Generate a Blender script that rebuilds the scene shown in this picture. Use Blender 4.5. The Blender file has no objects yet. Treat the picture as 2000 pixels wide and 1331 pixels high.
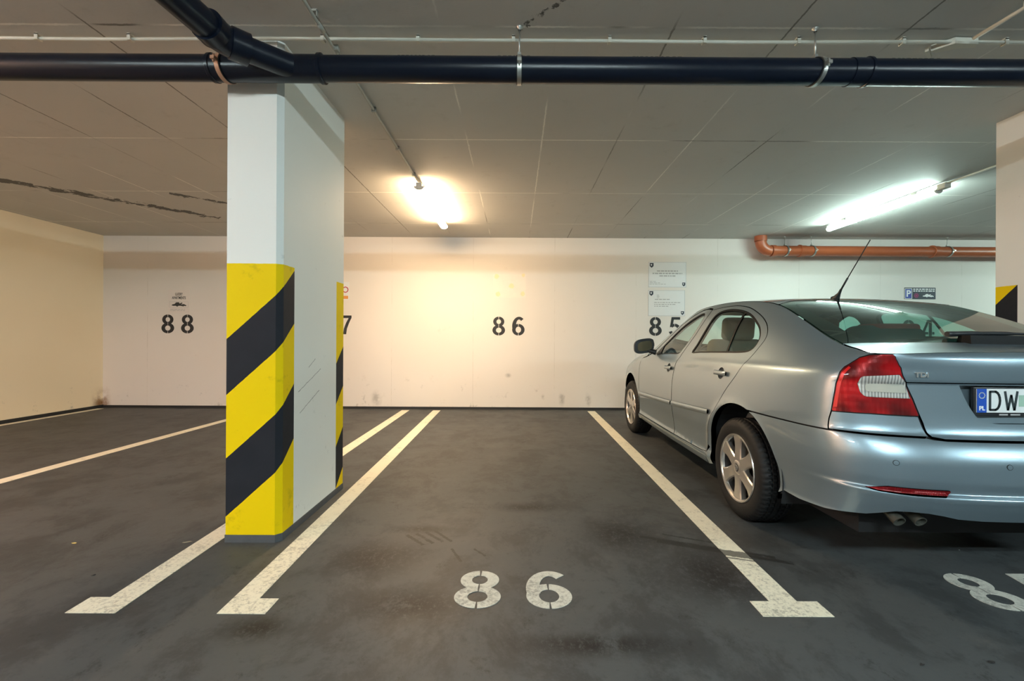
import bpy, bmesh, math, random
import numpy as np
from mathutils import Vector, Matrix
from mathutils.geometry import delaunay_2d_cdt
R = math.radians
sc = bpy.context.scene
COL = sc.collection
random.seed(4)
# ---------------- camera
FPX = 854.0; EYE = 1.13
cam_d = bpy.data.cameras.new('camera'); cam = bpy.data.objects.new('camera', cam_d); COL.objects.link(cam)
cam_d.sensor_width = 36; cam_d.lens = 36*FPX/2000
cam_d.shift_x = -(1007-1000)/2000; cam_d.shift_y = -(665.5-664)/2000
cam_d.clip_start = .02
cam.matrix_world = Matrix.Translation((0, 0, EYE)) @ Matrix.Rotation(R(90), 4, 'X') @ Matrix.Rotation(.0052, 4, 'Z')
sc.camera = cam
# ---------------- world, exposure
w = bpy.data.worlds.new('world'); sc.world = w; w.use_nodes = True
w.node_tree.nodes['Background'].inputs[0].default_value = (.9, 1, 1, 1)
w.node_tree.nodes['Background'].inputs[1].default_value = .0
sc.view_settings.view_transform = 'Standard'; sc.view_settings.look = 'None'
sc.view_settings.exposure = 0.20; sc.view_settings.gamma = 1
# lamps of the garage: emission colour and strength of each tube (built further down as fixtures)
WARM = ((1, .70, .41), 195.0)
COOL = ((.74, 1, .92), 130.0)
AISLE = ((.78, .97, 1), 300.0)
# ---------------- room measures
CEIL = 2.785; YB = 7.09; XL = -6.69; XR = 13.0; YF = -7.0
# ---------------- helpers
def tag(o, label=None, cat=None, group=None, kind=None):
    if label: o['label'] = label
    if cat: o['category'] = cat
    if group: o['group'] = group
    if kind: o['kind'] = kind
    return o
def empty(name, loc=(0, 0, 0), **k):
    o = bpy.data.objects.new(name, None); COL.objects.link(o); o.location = loc; o.empty_display_size = .1
    return tag(o, **k)
def link(name, me, mats, parent=None, loc=(0, 0, 0)):
    o = bpy.data.objects.new(name, me); COL.objects.link(o)
    for m in (mats if isinstance(mats, (list, tuple)) else [mats]): me.materials.append(m)
    o.location = loc
    if parent: o.parent = parent
    return o
def copy_tree(o, parent=None, move=None):
    c = o.copy(); COL.objects.link(c)
    if parent: c.parent = parent
    for ch in o.children: copy_tree(ch, c)
    return c
class MB:
    """collects shapes in one bmesh"""
    def __init__(s): s.bm = bmesh.new(); s.sharp = False
    def box(s, c, d, rot=None, mi=0, bev=0):
        r = bmesh.ops.create_cube(s.bm, size=1)
        M = Matrix.Translation(c) @ (rot.to_4x4() if rot else Matrix()) @ Matrix.Diagonal((*d, 1))
        bmesh.ops.transform(s.bm, matrix=M, verts=r['verts'])
        fs = list({f for v in r['verts'] for f in v.link_faces})
        for f in fs: f.material_index = mi
        if bev:
            es = list({e for v in r['verts'] for e in v.link_edges})
            q = bmesh.ops.bevel(s.bm, geom=es, offset=bev, segments=2, affect='EDGES', profile=.6)
            for f in q['faces']: f.material_index = mi
        return s
    def lathe(s, prof, c=(0, 0, 0), axis='Z', seg=32, mi=0, a0=0, a1=2*math.pi, closed=False):
        full = abs(a1-a0-2*math.pi) < 1e-6; n = seg if full else seg+1; rings = []
        for k in range(n):
            a = a0+(a1-a0)*k/seg; ca, sa = math.cos(a), math.sin(a); ring = []
            for (h, r) in prof:
                p = {'Z': (r*ca, r*sa, h), 'X': (h, r*ca, r*sa), 'Y': (r*sa, h, r*ca)}[axis]
                ring.append(s.bm.verts.new((p[0]+c[0], p[1]+c[1], p[2]+c[2])))
            rings.append(ring)
        m = len(prof)
        for k in range(seg):
            A = rings[k]; B = rings[(k+1) % n]
            for i in range(m if closed else m-1):
                f = s.bm.faces.new((A[i], A[(i+1) % m], B[(i+1) % m], B[i])); f.material_index = mi; f.smooth = True
        return s
    def tube(s, pts, r, seg=16, mi=0, cap=True):
        pts = [Vector(p) for p in pts]; rr = r if isinstance(r, (list, tuple)) else [r]*len(pts)
        prev = None; rings = []
        for i, p in enumerate(pts):
            d = (pts[min(i+1, len(pts)-1)]-pts[max(i-1, 0)]).normalized()
            if prev is None: u = d.orthogonal().normalized()
            else: u = (prev-d*prev.dot(d)).normalized()
            prev = u; v = d.cross(u)
            rings.append([s.bm.verts.new(p+(u*math.cos(a)+v*math.sin(a))*rr[i]) for a in [2*math.pi*k/seg for k in range(seg)]])
        for A, B in zip(rings, rings[1:]):
            for k in range(seg):
                f = s.bm.faces.new((A[k], A[(k+1) % seg], B[(k+1) % seg], B[k])); f.smooth = True; f.material_index = mi
        if cap:
            for q in (rings[0][::-1], rings[-1]):
                f = s.bm.faces.new(q); f.material_index = mi
        return s
    def prism(s, poly, fn0, fn1, mi=0):
        """polygon points mapped by fn0 (front) and fn1 (back)"""
        A = [s.bm.verts.new(fn0(*p)) for p in poly]; B = [s.bm.verts.new(fn1(*p)) for p in poly]
        n = len(poly); fs = [s.bm.faces.new(A), s.bm.faces.new(B[::-1])]
        for i in range(n): fs.append(s.bm.faces.new((A[i], B[i], B[(i+1) % n], A[(i+1) % n])))
        for f in fs: f.material_index = mi
        return s
    def ball(s, c, r, sub=2, sx=(1, 1, 1), mi=0):
        q = bmesh.ops.create_icosphere(s.bm, subdivisions=sub, radius=r)
        bmesh.ops.transform(s.bm, matrix=Matrix.Translation(c) @ Matrix.Diagonal((*sx, 1)), verts=q['verts'])
        for f in {f for v in q['verts'] for f in v.link_faces}: f.smooth = True; f.material_index = mi
        return s
    def build(s, name, mats, parent=None, loc=(0, 0, 0), smooth=None):
        me = bpy.data.meshes.new(name)
        bmesh.ops.recalc_face_normals(s.bm, faces=s.bm.faces)
        if loc != (0, 0, 0): bmesh.ops.translate(s.bm, vec=-Vector(loc), verts=s.bm.verts)
        s.bm.to_mesh(me); s.bm.free()
        if smooth:
            for p in me.polygons: p.use_smooth = True
            me.set_sharp_from_angle(angle=R(smooth))
        return link(name, me, mats, parent, loc)
def lin(c):
    if isinstance(c, str):
        c = [int(c[i:i+2], 16)/255 for i in (0, 2, 4)]
        return tuple(x/12.92 if x < .04045 else ((x+.055)/1.055)**2.4 for x in c)
    return c
class NT:
    """small node writer"""
    def __init__(s, name):
        s.m = bpy.data.materials.new(name); s.m.use_nodes = True; s.t = s.m.node_tree; s.n = s.t.nodes
        s.p = s.n['Principled BSDF']; s.out = s.n['Material Output']; s._pos = None
    def put(s, sock, v):
        if isinstance(v, bpy.types.NodeSocket): s.t.links.new(v, sock)
        elif isinstance(v, (tuple, list)): sock.default_value = (*v, 1) if (len(v) == 3 and sock.type == 'RGBA') else v
        else: sock.default_value = v
    def mt(s, op, a, b=0, c=0, clamp=False):
        n = s.n.new('ShaderNodeMath'); n.operation = op; n.use_clamp = clamp
        for i, v in enumerate((a, b, c)): s.put(n.inputs[i], v)
        return n.outputs[0]
    def pos(s):
        if not s._pos:
            g = s.n.new('ShaderNodeNewGeometry'); q = s.n.new('ShaderNodeSeparateXYZ'); s.t.links.new(g.outputs['Position'], q.inputs[0])
            s._pos = (g.outputs['Position'], q.outputs[0], q.outputs[1], q.outputs[2])
        return s._pos
    def noise(s, scale, det=3, rough=.5, stretch=None, dist=0):
        n = s.n.new('ShaderNodeTexNoise'); n.inputs['Scale'].default_value = scale; n.inputs['Detail'].default_value = det
        n.inputs['Roughness'].default_value = rough; n.inputs['Distortion'].default_value = dist
        v = s.pos()[0]
        if stretch:
            m = s.n.new('ShaderNodeMapping'); m.inputs['Scale'].default_value = stretch; s.t.links.new(v, m.inputs[0]); v = m.outputs[0]
        s.t.links.new(v, n.inputs['Vector']); return n.outputs['Fac']
    def ramp(s, f, a, b, smooth=True):
        n = s.n.new('ShaderNodeMapRange'); n.interpolation_type = 'SMOOTHSTEP' if smooth else 'LINEAR'
        s.put(n.inputs[0], f); n.inputs[1].default_value = a; n.inputs[2].default_value = b
        return n.outputs[0]
    def mix(s, f, a, b):
        n = s.n.new('ShaderNodeMix'); n.data_type = 'RGBA'
        s.put(n.inputs[0], f); s.put(n.inputs[6], a); s.put(n.inputs[7], b); return n.outputs[2]
    def seg(s, p0, p1, w, nz=None, namp=0, ax=(1, 2)):
        """1 on a line between two points of the plane, wobbling with noise"""
        X, Y = s.pos()[ax[0]], s.pos()[ax[1]]
        dx, dy = p1[0]-p0[0], p1[1]-p0[1]; L = math.hypot(dx, dy); dx /= L; dy /= L
        a = s.mt('SUBTRACT', X, p0[0]); b = s.mt('SUBTRACT', Y, p0[1])
        along = s.mt('ADD', s.mt('MULTIPLY', a, dx), s.mt('MULTIPLY', b, dy))
        perp = s.mt('SUBTRACT', s.mt('MULTIPLY', a, dy), s.mt('MULTIPLY', b, dx))
        if nz is not None: perp = s.mt('ADD', perp, s.mt('MULTIPLY', s.mt('SUBTRACT', nz, .5), namp))
        m = s.mt('LESS_THAN', s.mt('ABSOLUTE', perp), w)
        return s.mt('MULTIPLY', m, s.mt('MULTIPLY', s.mt('GREATER_THAN', along, 0), s.mt('LESS_THAN', along, L)))
    def spot(s, c, rx, ry, soft=.4, ax=(1, 2)):
        X, Y = s.pos()[ax[0]], s.pos()[ax[1]]
        a = s.mt('DIVIDE', s.mt('SUBTRACT', X, c[0]), rx); b = s.mt('DIVIDE', s.mt('SUBTRACT', Y, c[1]), ry)
        d = s.mt('SQRT', s.mt('ADD', s.mt('MULTIPLY', a, a), s.mt('MULTIPLY', b, b)))
        return s.ramp(d, 1, soft)
    def done(s, col, rough=.5, metal=0, bump=None, bstr=.2, bdist=.01, **kw):
        s.put(s.p.inputs['Base Color'], col); s.put(s.p.inputs['Roughness'], rough); s.put(s.p.inputs['Metallic'], metal)
        for k, v in kw.items(): s.put(s.p.inputs[k.replace('_', ' ')], v)
        if bump is not None:
            b = s.n.new('ShaderNodeBump'); b.inputs['Strength'].default_value = bstr; b.inputs['Distance'].default_value = bdist
            s.put(b.inputs['Height'], bump); s.t.links.new(b.outputs[0], s.p.inputs['Normal'])
        return s.m
def plain(name, col, rough=.5, metal=0, var=.12, scale=12, **kw):
    t = NT(name); c = lin(col); nz = t.noise(scale, 4, .6)
    return t.done(t.mix(nz, tuple(x*(1-var) for x in c), tuple(min(1, x*(1+var)) for x in c)), rough, metal, **kw)
# ---------------- materials of the room
def wall_mat(name, base, base2):
    t = NT(name); P, X, Y, Z = t.pos()
    n1 = t.noise(.8, 3); n2 = t.noise(6, 5, .7); n3 = t.noise(2.2, 6, .75, dist=.3)
    c = t.mix(n1, base, base2)
    low = t.ramp(Z, .75, .0); sc_ = t.mt('MULTIPLY', t.ramp(n2, .60, .72), low)
    c = t.mix(t.mt('MULTIPLY', sc_, .45), c, (.16, .15, .13))
    c = t.mix(t.mt('MULTIPLY', t.ramp(n3, .64, .78), .22), c, (.42, .36, .27))
    # scuffs and rust with a shape of their own
    sp = None
    for (cx, cz, rx, rz, ax) in [(1.55-1.1, .2, .03, .05, 1), (.75, .16, .05, .12, 1), (1.18, .16, .05, .12, 1), (-2.25, .16, .08, .14, 1), (-.12, .55, .05, .04, 1)]:
        q = t.spot((cx, cz), rx*1.4, rz*1.3, .1, ax=(1, 3)); sp = q if sp is None else t.mt('MAXIMUM', sp, q)
    c = t.mix(t.mt('MULTIPLY', t.mt('MULTIPLY', sp, t.ramp(n2, .35, .6)), .5), c, (.2, .19, .17))
    rust = t.mt('MULTIPLY', t.mt('MULTIPLY', t.ramp(Z, .38, .05), t.mt('MULTIPLY', t.ramp(X, XL+.16, XL+.02), t.ramp(Y, YB-.22, YB-.05))), t.ramp(n2, .3, .6))
    c = t.mix(rust, c, (.25, .12, .04))
    # faint vertical formwork seams
    fx = t.mt('FRACT', t.mt('DIVIDE', t.mt('ADD', X, 100.35), 1.32)); ln = t.mt('LESS_THAN', t.mt('ABSOLUTE', t.mt('SUBTRACT', fx, .5)), .004)
    ln = t.mt('MULTIPLY', ln, t.ramp(n3, .42, .62)); c = t.mix(t.mt('MULTIPLY', ln, .25), c, (.4, .36, .3))
    b = t.mt('ADD', t.noise(90, 3), t.mt('MULTIPLY', t.noise(20, 3, .5, (1, 1, 5)), .6))
    return t.done(c, .75, 0, b, .12, .004)
M = {}
M['wall_back'] = wall_mat('back wall paint', (.77, .725, .68), (.83, .79, .75))
M['wall_left'] = wall_mat('left wall paint', (.81, .69, .49), (.88, .78, .60))
M['wall_far'] = wall_mat('aisle wall paint', (.5, .5, .48), (.56, .56, .54))
def ceiling_mat():
    t = NT('ceiling concrete'); P, X, Y, Z = t.pos()
    n1 = t.noise(.9, 4); n2 = t.noise(7, 5, .7); nj = t.noise(1.3, 3); nw = t.noise(26, 3, .6)
    c = t.mix(n1, (.53, .52, .49), (.62, .61, .58))
    c = t.mix(t.mt('MULTIPLY', t.ramp(n2, .55, .75), .3), c, (.43, .41, .37))
    wob = t.mt('MULTIPLY', t.mt('SUBTRACT', nw, .5), .014)
    def grid(co, off, step, wdt):
        f = t.mt('SUBTRACT', t.mt('FRACT', t.mt('DIVIDE', t.mt('ADD', t.mt('ADD', co, wob), 100*step-off), step)), .5)
        return t.mt('LESS_THAN', t.mt('ABSOLUTE', f), wdt/step)
    gy = grid(Y, 2.31+.655, 1.31, .007); gx = grid(X, .21+.31, .62, .0055)
    stripe = t.noise(.55, 2, .5, (2.2, 1.3, 1))
    light = t.mt('MULTIPLY', gy, t.ramp(nj, .40, .55)); light = t.mt('MAXIMUM', light, t.mt('MULTIPLY', gx, t.ramp(stripe, .52, .62)))
    dark = t.mt('MULTIPLY', gx, t.ramp(stripe, .50, .38)); dark = t.mt('MAXIMUM', dark, t.mt('MULTIPLY', gy, t.ramp(nj, .45, .35)))
    c = t.mix(t.mt('MULTIPLY', light, .85), c, (.92, .90, .84)); c = t.mix(t.mt('MULTIPLY', dark, .85), c, (.16, .15, .13))
    # old tar repairs over the left bays
    a = t.noise(9, 4, .7)
    wv = t.mt('MULTIPLY', t.ramp(n2, .38, .62), .10); cr = t.seg((-5.62, 4.42), (-4.08, 6.02), t.mt('ADD', wv, .006), a, .22); cr = t.mt('MAXIMUM', cr, t.mt('MULTIPLY', t.seg((-5.2, 4.86), (-4.15, 5.95), .026, nw, .2), t.ramp(n2, .4, .5)))
    cr = t.mt('MAXIMUM', cr, t.mt('MULTIPLY', t.seg((-5.42, 4.66), (-5.05, 5.05), .045, a, .12), t.ramp(nw, .4, .5)))
    cr = t.mt('MAXIMUM', cr, t.seg((-3.97, 5.0), (-3.45, 5.45), t.mt('MULTIPLY', wv, .8), a, .12))
    cr = t.mt('MAXIMUM', cr, t.mt('MULTIPLY', t.seg((.28, 2.06), (.02, 2.33), .02, a, .12), t.ramp(nw, .45, .6)))
    c = t.mix(t.mt('MULTIPLY', cr, .85), c, (.03, .028, .026))
    gl = t.mt('MAXIMUM', gx, gy)
    b = t.mt('ADD', t.mt('MULTIPLY', gl, .5), t.mt('MULTIPLY', t.noise(45, 4, .6, (1, 3, 1)), .35))
    return t.done(c, .72, 0, b, .3, .006)
M['ceiling'] = ceiling_mat()
def floor_mat():
    t = NT('floor coating'); P, X, Y, Z = t.pos()
    n1 = t.noise(.7, 4, .6); n2 = t.noise(3.2, 7, .74, (1, 1.3, 1), .15); n3 = t.noise(16, 6, .75); n4 = t.noise(60, 3, .6); n5 = t.noise(1.9, 7, .78, (1.3, 1, 1), .3)
    c = t.mix(n1, (.048, .053, .056), (.070, .075, .077))
    c = t.mix(t.mt('MULTIPLY', t.ramp(n5, .46, .60), .60), c, (.026, .027, .028))
    c = t.mix(t.mt('MULTIPLY', t.ramp(n2, .55, .70), .38), c, (.090, .090, .086))
    c = t.mix(t.mt('MULTIPLY', t.ramp(n3, .56, .70), .42), c, (.02, .02, .02))
    d = None
    for (cx, cy, rx, ry) in [(.98, 2.12, .42, .42), (.62, 2.55, .35, .35), (-.72, 2.25, .40, .30), (-.42, 1.86, .40, .20), (-1.0, 1.7, .2, .12), (.1, 2.95, .35, .12), (.3, 1.62, .5, .1), (-.55, 2.6, .3, .08)]:
        q = t.spot((cx, cy), rx, ry, .0); d = q if d is None else t.mt('MAXIMUM', d, q)
    n6 = t.noise(42, 6, .85, (1, .7, 1)); n7 = t.noise(4.5, 7, .8, dist=.3)
    c = t.mix(t.mt('MULTIPLY', t.mt('MULTIPLY', d, t.mt('MULTIPLY', t.ramp(n6, .34, .50), t.ramp(n7, .32, .48))), .98), c, (.008, .008, .009))
    c = t.mix(t.mt('MULTIPLY', t.mt('MULTIPLY', t.ramp(n7, .56, .64), t.ramp(n6, .46, .56)), .65), c, (.018, .018, .018))
    c = t.mix(t.mt('MULTIPLY', t.mt('MULTIPLY', t.ramp(n7, .46, .36), t.ramp(n3, .50, .66)), .15), c, (.12, .12, .115))
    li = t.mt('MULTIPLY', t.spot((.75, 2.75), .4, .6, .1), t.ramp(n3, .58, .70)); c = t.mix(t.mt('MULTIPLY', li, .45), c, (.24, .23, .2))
    nz = n4; sk = None
    for (p0, p1, w_) in [((.72, 2.52), (1.36, 2.28), .014), ((.80, 2.46), (1.42, 2.22), .016), ((.86, 2.55), (1.22, 2.40), .008),
                         ((-.62, 2.52), (-.50, 2.40), .010), ((-.57, 2.54), (-.45, 2.42), .010), ((-.52, 2.56), (-.40, 2.44), .010), ((-.47, 2.58), (-.35, 2.44), .009), ((-.34, 2.36), (-.27, 2.22), .007), ((-.22, 2.36), (-.15, 2.28), .006)]:
        q = t.seg(p0, p1, w_, nz, .02); sk = q if sk is None else t.mt('MAXIMUM', sk, q)
    c = t.mix(t.mt('MULTIPLY', t.mt('MULTIPLY', sk, t.ramp(n3, .34, .46)), .85), c, (.012, .012, .012))
    ro = t.mt('ADD', .42, t.mt('MULTIPLY', n2, .25))
    b = t.mt('ADD', t.mt('MULTIPLY', n4, .6), n3)
    return t.done(c, ro, 0, b, .10, .003, Specular_IOR_Level=.3)
M['floor'] = floor_mat()
def paint_mat(name, a, b_, wear=(.10, .10, .09), amt=.6, th=(.50, .66), skid=False):
    t = NT(name); n = t.noise(7, 8, .8); n2 = t.noise(40, 4, .7); n3 = t.noise(1.1, 3)
    c = t.mix(n3, a, b_)
    c = t.mix(t.mt('MULTIPLY', t.mt('MULTIPLY', t.ramp(n, *th), t.ramp(n2, .4, .6)), amt), c, wear)
    P, X, Y, Z = t.pos(); near = t.ramp(Y, 3.4, 1.8); n5 = t.noise(55, 5, .8)
    c = t.mix(t.mt('MULTIPLY', t.mt('MULTIPLY', near, t.mt('MULTIPLY', t.ramp(n5, .48, .58), t.ramp(n, .36, .56))), .5), c, (.11, .105, .095))
    if skid:
        q = t.mt('MAXIMUM', t.seg((.9, 2.40), (1.6, 2.17), .034, n2, .03), t.seg((1.0, 2.31), (1.5, 2.15), .006, n2, .01))
        c = t.mix(t.mt('MULTIPLY', q, .86), c, (.05, .05, .045))
    return t.done(c, .6, 0, n2, .06, .002)
M['line'] = paint_mat('floor marking paint', (.66, .63, .50), (.74, .71, .58), skid=True)
M['digit_floor'] = paint_mat('floor number paint', (.52, .52, .46), (.58, .58, .52), (.12, .12, .11), .6, (.45, .65))
M['digit_wall'] = plain('stencil black', (.022, .023, .026), .6)
def pillar_mat(name, x0, x1, y0, y1, right=False):
    t = NT(name); P, X, Y, Z = t.pos()
    n2 = t.noise(8, 5, .7); n1 = t.noise(1.2, 3); nw = t.noise(30, 2)
    c = t.mix(n1, (.74, .74, .70), (.82, .82, .79))
    c = t.mix(t.mt('MULTIPLY', t.mt('MULTIPLY', t.ramp(n2, .62, .74), t.ramp(Z, 1.3, .2)), .5), c, (.25, .25, .24))
    dirt = t.mt('MULTIPLY', t.ramp(n2, .66, .72), .7); c = t.mix(t.mt('MULTIPLY', dirt, .35), c, (.3, .3, .3))
    for k, (a, b2) in enumerate([((2.62, .81), (2.92, .93)), ((2.64, .68), (2.9, .79)), ((2.75, .95), (2.84, 1.0))]):
        c = t.mix(t.mt('MULTIPLY', t.seg(a, b2, .0022, nw, .01, ax=(2, 3)), .7), c, (.12, .12, .12))
    wob = t.mt('MULTIPLY', t.mt('SUBTRACT', nw, .5), .004)
    Zw = t.mt('ADD', Z, wob)
    yel = t.mix(n1, (.79, .545, .0012), (.87, .61, .002)); yel = t.mix(t.mt('MULTIPLY', t.ramp(n2, .58, .72), .35), yel, (.35, .25, .01))
    blk = t.mix(n2, (.013, .015, .021), (.022, .024, .030))
    low = t.mt('LESS_THAN', Zw, 1.545)
    def bands(ph, lst):
        b = None
        for lo, hi in lst:
            q = t.mt('MULTIPLY', t.mt('GREATER_THAN', ph, lo), t.mt('LESS_THAN', ph, hi)); b = q if b is None else t.mt('MAXIMUM', b, q)
        return b
    if not right:
        per = t.mt('ADD', t.mt('SUBTRACT', X, x0), t.mt('SUBTRACT', Y, y0))
        phf = t.mt('SUBTRACT', Zw, t.mt('MULTIPLY', per, .90)); phr = t.mt('SUBTRACT', Zw, t.mt('MULTIPLY', t.mt('SUBTRACT', Y, y1-.13), .95))
        bf = bands(phf, [(.141, .464), (.815, 1.125)]); br = bands(phr, [(.04, .345), (.652, .95)])
        front = t.mt('LESS_THAN', Y, y0+.148); rear = t.mt('GREATER_THAN', Y, y1-.13)
    else:
        phr = t.mt('SUBTRACT', Zw, t.mt('MULTIPLY', t.mt('SUBTRACT', y1, Y), .95)); bf = br = bands(phr, [(1.09, 1.41), (.45, .77)])
        phf = t.mt('SUBTRACT', Zw, t.mt('MULTIPLY', t.mt('SUBTRACT', Y, y0), .95)); bf = bands(phf, [(.141, .464), (.815, 1.125)])
        front = t.mt('LESS_THAN', Y, y0+.148); rear = t.mt('GREATER_THAN', Y, y1-.145)
    sf = t.mix(bf, yel, blk); sr = t.mix(br, yel, blk)
    c = t.mix(t.mt('MULTIPLY', front, low), c, sf); c = t.mix(t.mt('MULTIPLY', rear, low), c, sr)
    b = t.mt('ADD', t.noise(70, 3), t.mt('MULTIPLY', t.noise(9, 2), 1.0))
    return t.done(c, .62, 0, b, .12, .004, Specular_IOR_Level=.12)
M['grey_base'] = plain('dark skirting paint', (.075, .078, .085), .6, var=.3)
M['black_pipe'] = NT('black drain pipe plastic'); _t = M['black_pipe']; M['black_pipe'] = _t.done(_t.mix(_t.noise(4, 4), (.003, .006, .015), (.005, .009, .021)), .30, 0, Specular_IOR_Level=.35)
M['orange_pipe'] = plain('orange sewer plastic', (.40, .105, .040), .35)
M['metal'] = plain('galvanised metal', (.55, .55, .52), .38, .9)
M['bronze'] = plain('aged clamp', (.5, .3, .2), .5, .3)
M['rubber'] = plain('black rubber', (.018, .019, .020), .65)
M['white_plastic'] = plain('off white conduit', (.62, .60, .52), .5)
M['grey_plastic'] = plain('grey conduit', (.36, .35, .31), .5)
M['housing'] = plain('lamp housing', (.55, .54, .50), .5)
def emit(name, col, st):
    m = bpy.data.materials.new(name); m.use_nodes = True; nt = m.node_tree; p = nt.nodes['Principled BSDF']
    p.inputs['Base Color'].default_value = (.8, .8, .8, 1); p.inputs['Emission Color'].default_value = (*col, 1); p.inputs['Emission Strength'].default_value = st
    return m
# ---------------- setting
def slab(name, c, d, m):
    o = MB().box((0, 0, 0), d).build(name, m); o.location = c
    return tag(o, kind='structure')
slab('floor', ((XL+XR)/2, (YB+YF)/2, -.1), (XR-XL+.8, YB-YF+.8, .2), M['floor'])
slab('ceiling', ((XL+XR)/2, (YB+YF)/2, CEIL+.1), (XR-XL+.8, YB-YF+.8, .2), M['ceiling'])
slab('wall_back', ((XL+XR)/2, YB+.1, CEIL/2), (XR-XL+.4, .2, CEIL), M['wall_back'])
slab('wall_left', (XL-.1, (YB+YF)/2, CEIL/2), (.2, YB-YF, CEIL), M['wall_left'])
slab('wall_right', (XR+.1, (YB+YF)/2, CEIL/2), (.2, YB-YF, CEIL), M['wall_far'])
slab('wall_front', ((XL+XR)/2, YF-.1, CEIL/2), (XR-XL+.4, .2, CEIL), M['wall_far'])
slab('baseboard_back', ((XL+XR)/2, YB-.006, .018), (XR-XL, .012, .036), M['rubber'])
slab('baseboard_left', (XL+.006, (YB+YF)/2, .022), (.012, YB-YF, .044), M['rubber'])
# ---------------- pillars
def pillar(x0, x1, y0, y1, ch, label, mname, right=False):
    c = .045
    ring = [(x0, y0), (x1-ch, y0), (x1, y0+ch), (x1, y1), (x0, y1)] if not right else [(x0, y0), (x1, y0), (x1, y1), (x0, y1)]
    m = pillar_mat(mname, x0, x1, y0, y1, right)
    b = MB().prism([(x, y) for x, y in ring], lambda x, y: (x, y, .04), lambda x, y: (x, y, CEIL-.001))
    o = b.build('pillar', m, None, loc=((x0+x1)/2, (y0+y1)/2, 0)); tag(o, label, 'pillar')
    e = .003
    b = MB().prism([(x+(e if x > (x0+x1)/2 else -e), y+(e if y > (y0+y1)/2 else -e)) for x, y in ring], lambda x, y: (x, y, .0), lambda x, y: (x, y, .042))
    p = b.build('plinth', M['grey_base']); p.parent = o; p.location = -Vector(o.location)
    return o
pillar(-1.60, -1.30, 2.42, 3.30, .028, 'white concrete pillar with yellow and black warning stripes on both ends, left of bay 86', 'striped pillar paint')
pillar(3.62, 3.92, 2.42, 3.30, .0, 'white concrete pillar with yellow and black corner stripes behind the silver car, cut by the right edge', 'striped pillar paint right', True)
# ---------------- floor markings
def marking(pts_list, label, group='bay lines painted on the floor'):
    b = MB(); n = 0
    for pts in pts_list:
        b.prism(pts, lambda x, y: (x, y, .0022+.0001*0), lambda x, y: (x, y, .0002))
    cx = sum(p[0] for p in pts_list[0])/len(pts_list[0]); cy = sum(p[1] for p in pts_list[0])/len(pts_list[0])
    o = b.build('bay_line', M['line'], None, loc=(cx, cy, 0)); tag(o, label, 'floor line', group); return o
marking([[(-1.755, 1.90), (-1.84, 1.90), (-1.84, 1.79), (-1.635, 1.79), (-1.635, 1.80), (-1.68, 6.94), (-1.80, 6.94)]], 'cream painted bay line passing left of the striped pillar with its foot turned left')
marking([[(-1.218, 1.79), (-1.02, 1.79), (-1.02, 1.896), (-1.105, 1.896), (-1.185, 6.94), (-1.305, 6.94)]], 'cream painted bay line right of the striped pillar with its foot turned right')
marking([[(1.105, 1.895), (1.02, 1.895), (1.02, 1.79), (1.312, 1.79), (1.312, 1.895), (1.225, 1.895), (1.265, 6.94), (1.145, 6.94)]], 'cream painted bay line beside the silver car ending in a T foot')
marking([[(-4.11, 1.9), (-4.2, 1.9), (-4.2, 1.79), (-3.9, 1.79), (-3.9, 1.9), (-3.98, 1.9), (-3.91, 6.94), (-4.02, 6.94)]], 'cream painted bay line crossing the floor far left of the striped pillar')
marking([[(XL+.09, 2.0), (XL+.17, 2.0), (XL+.15, 6.95), (XL+.05, 6.95)]], 'thin cream painted line running along the foot of the left wall')
# ---------------- stencilled numbers
def ring(cx, cy, rx, ry, th, a0, a1, n=22, th2=None):
    th2 = th if th2 is None else th2
    aa = [R(a0+(a1-a0)*i/n) for i in range(n+1)]
    return [((cx+rx*math.cos(a), cy+ry*math.sin(a)), (cx+(rx-th)*math.cos(a), cy+(ry-th2)*math.sin(a))) for a in aa]
def digit_strips(d):
    S = []
    if d == '8':
        for s_ in (0, 180):
            S.append(ring(.33, .735, .295, .265, .175, -90+3.5+s_, 90-3.5+s_, th2=.14)); S.append(ring(.33, .28, .335, .28, .190, -90+3+s_, 90-3+s_, th2=.145))
    elif d == '6':
        S.append(ring(.33, .31, .33, .31, .185, -87, 87, th2=.145)); S.append(ring(.33, .31, .33, .31, .185, 93, 267, th2=.145))
        S.append(ring(.365, .5, .365, .5, .20, 200, 50, 26, .145))
    elif d == '5':
        S += [[((.60, 1.0), (.60, .865)), ((.15, 1.0), (.19, .865))], [((.15, 1.0), (.29, 1.0)), ((.06, .46), (.20, .50))]]
        S.append(ring(.31, .325, .33, .325, .18, 140, 93, 8, .145)); S.append(ring(.31, .325, .33, .325, .18, 87, -87, 22, .145)); S.append(ring(.31, .325, .33, .325, .18, -93, -160, 10, .145))
    elif d == '7':
        S += [[((.02, 1.0), (.02, .86)), ((.64, 1.0), (.64, .86))], [((.50, .88), (.64, .88)), ((.36, .62), (.52, .62)), ((.24, .30), (.40, .30)), ((.20, 0), (.36, 0))]]
    elif d == '4':
        S += [[((.36, 1.0), (.52, 1.0)), ((.36, .0), (.52, .0))], [((.0, .36), (.0, .23)), ((.33, .36), (.33, .23))], [((.55, .36), (.55, .23)), ((.66, .36), (.66, .23))], [((.28, 1.0), (.40, 1.0)), ((.0, .34), (.14, .34))]]
    return S
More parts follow.
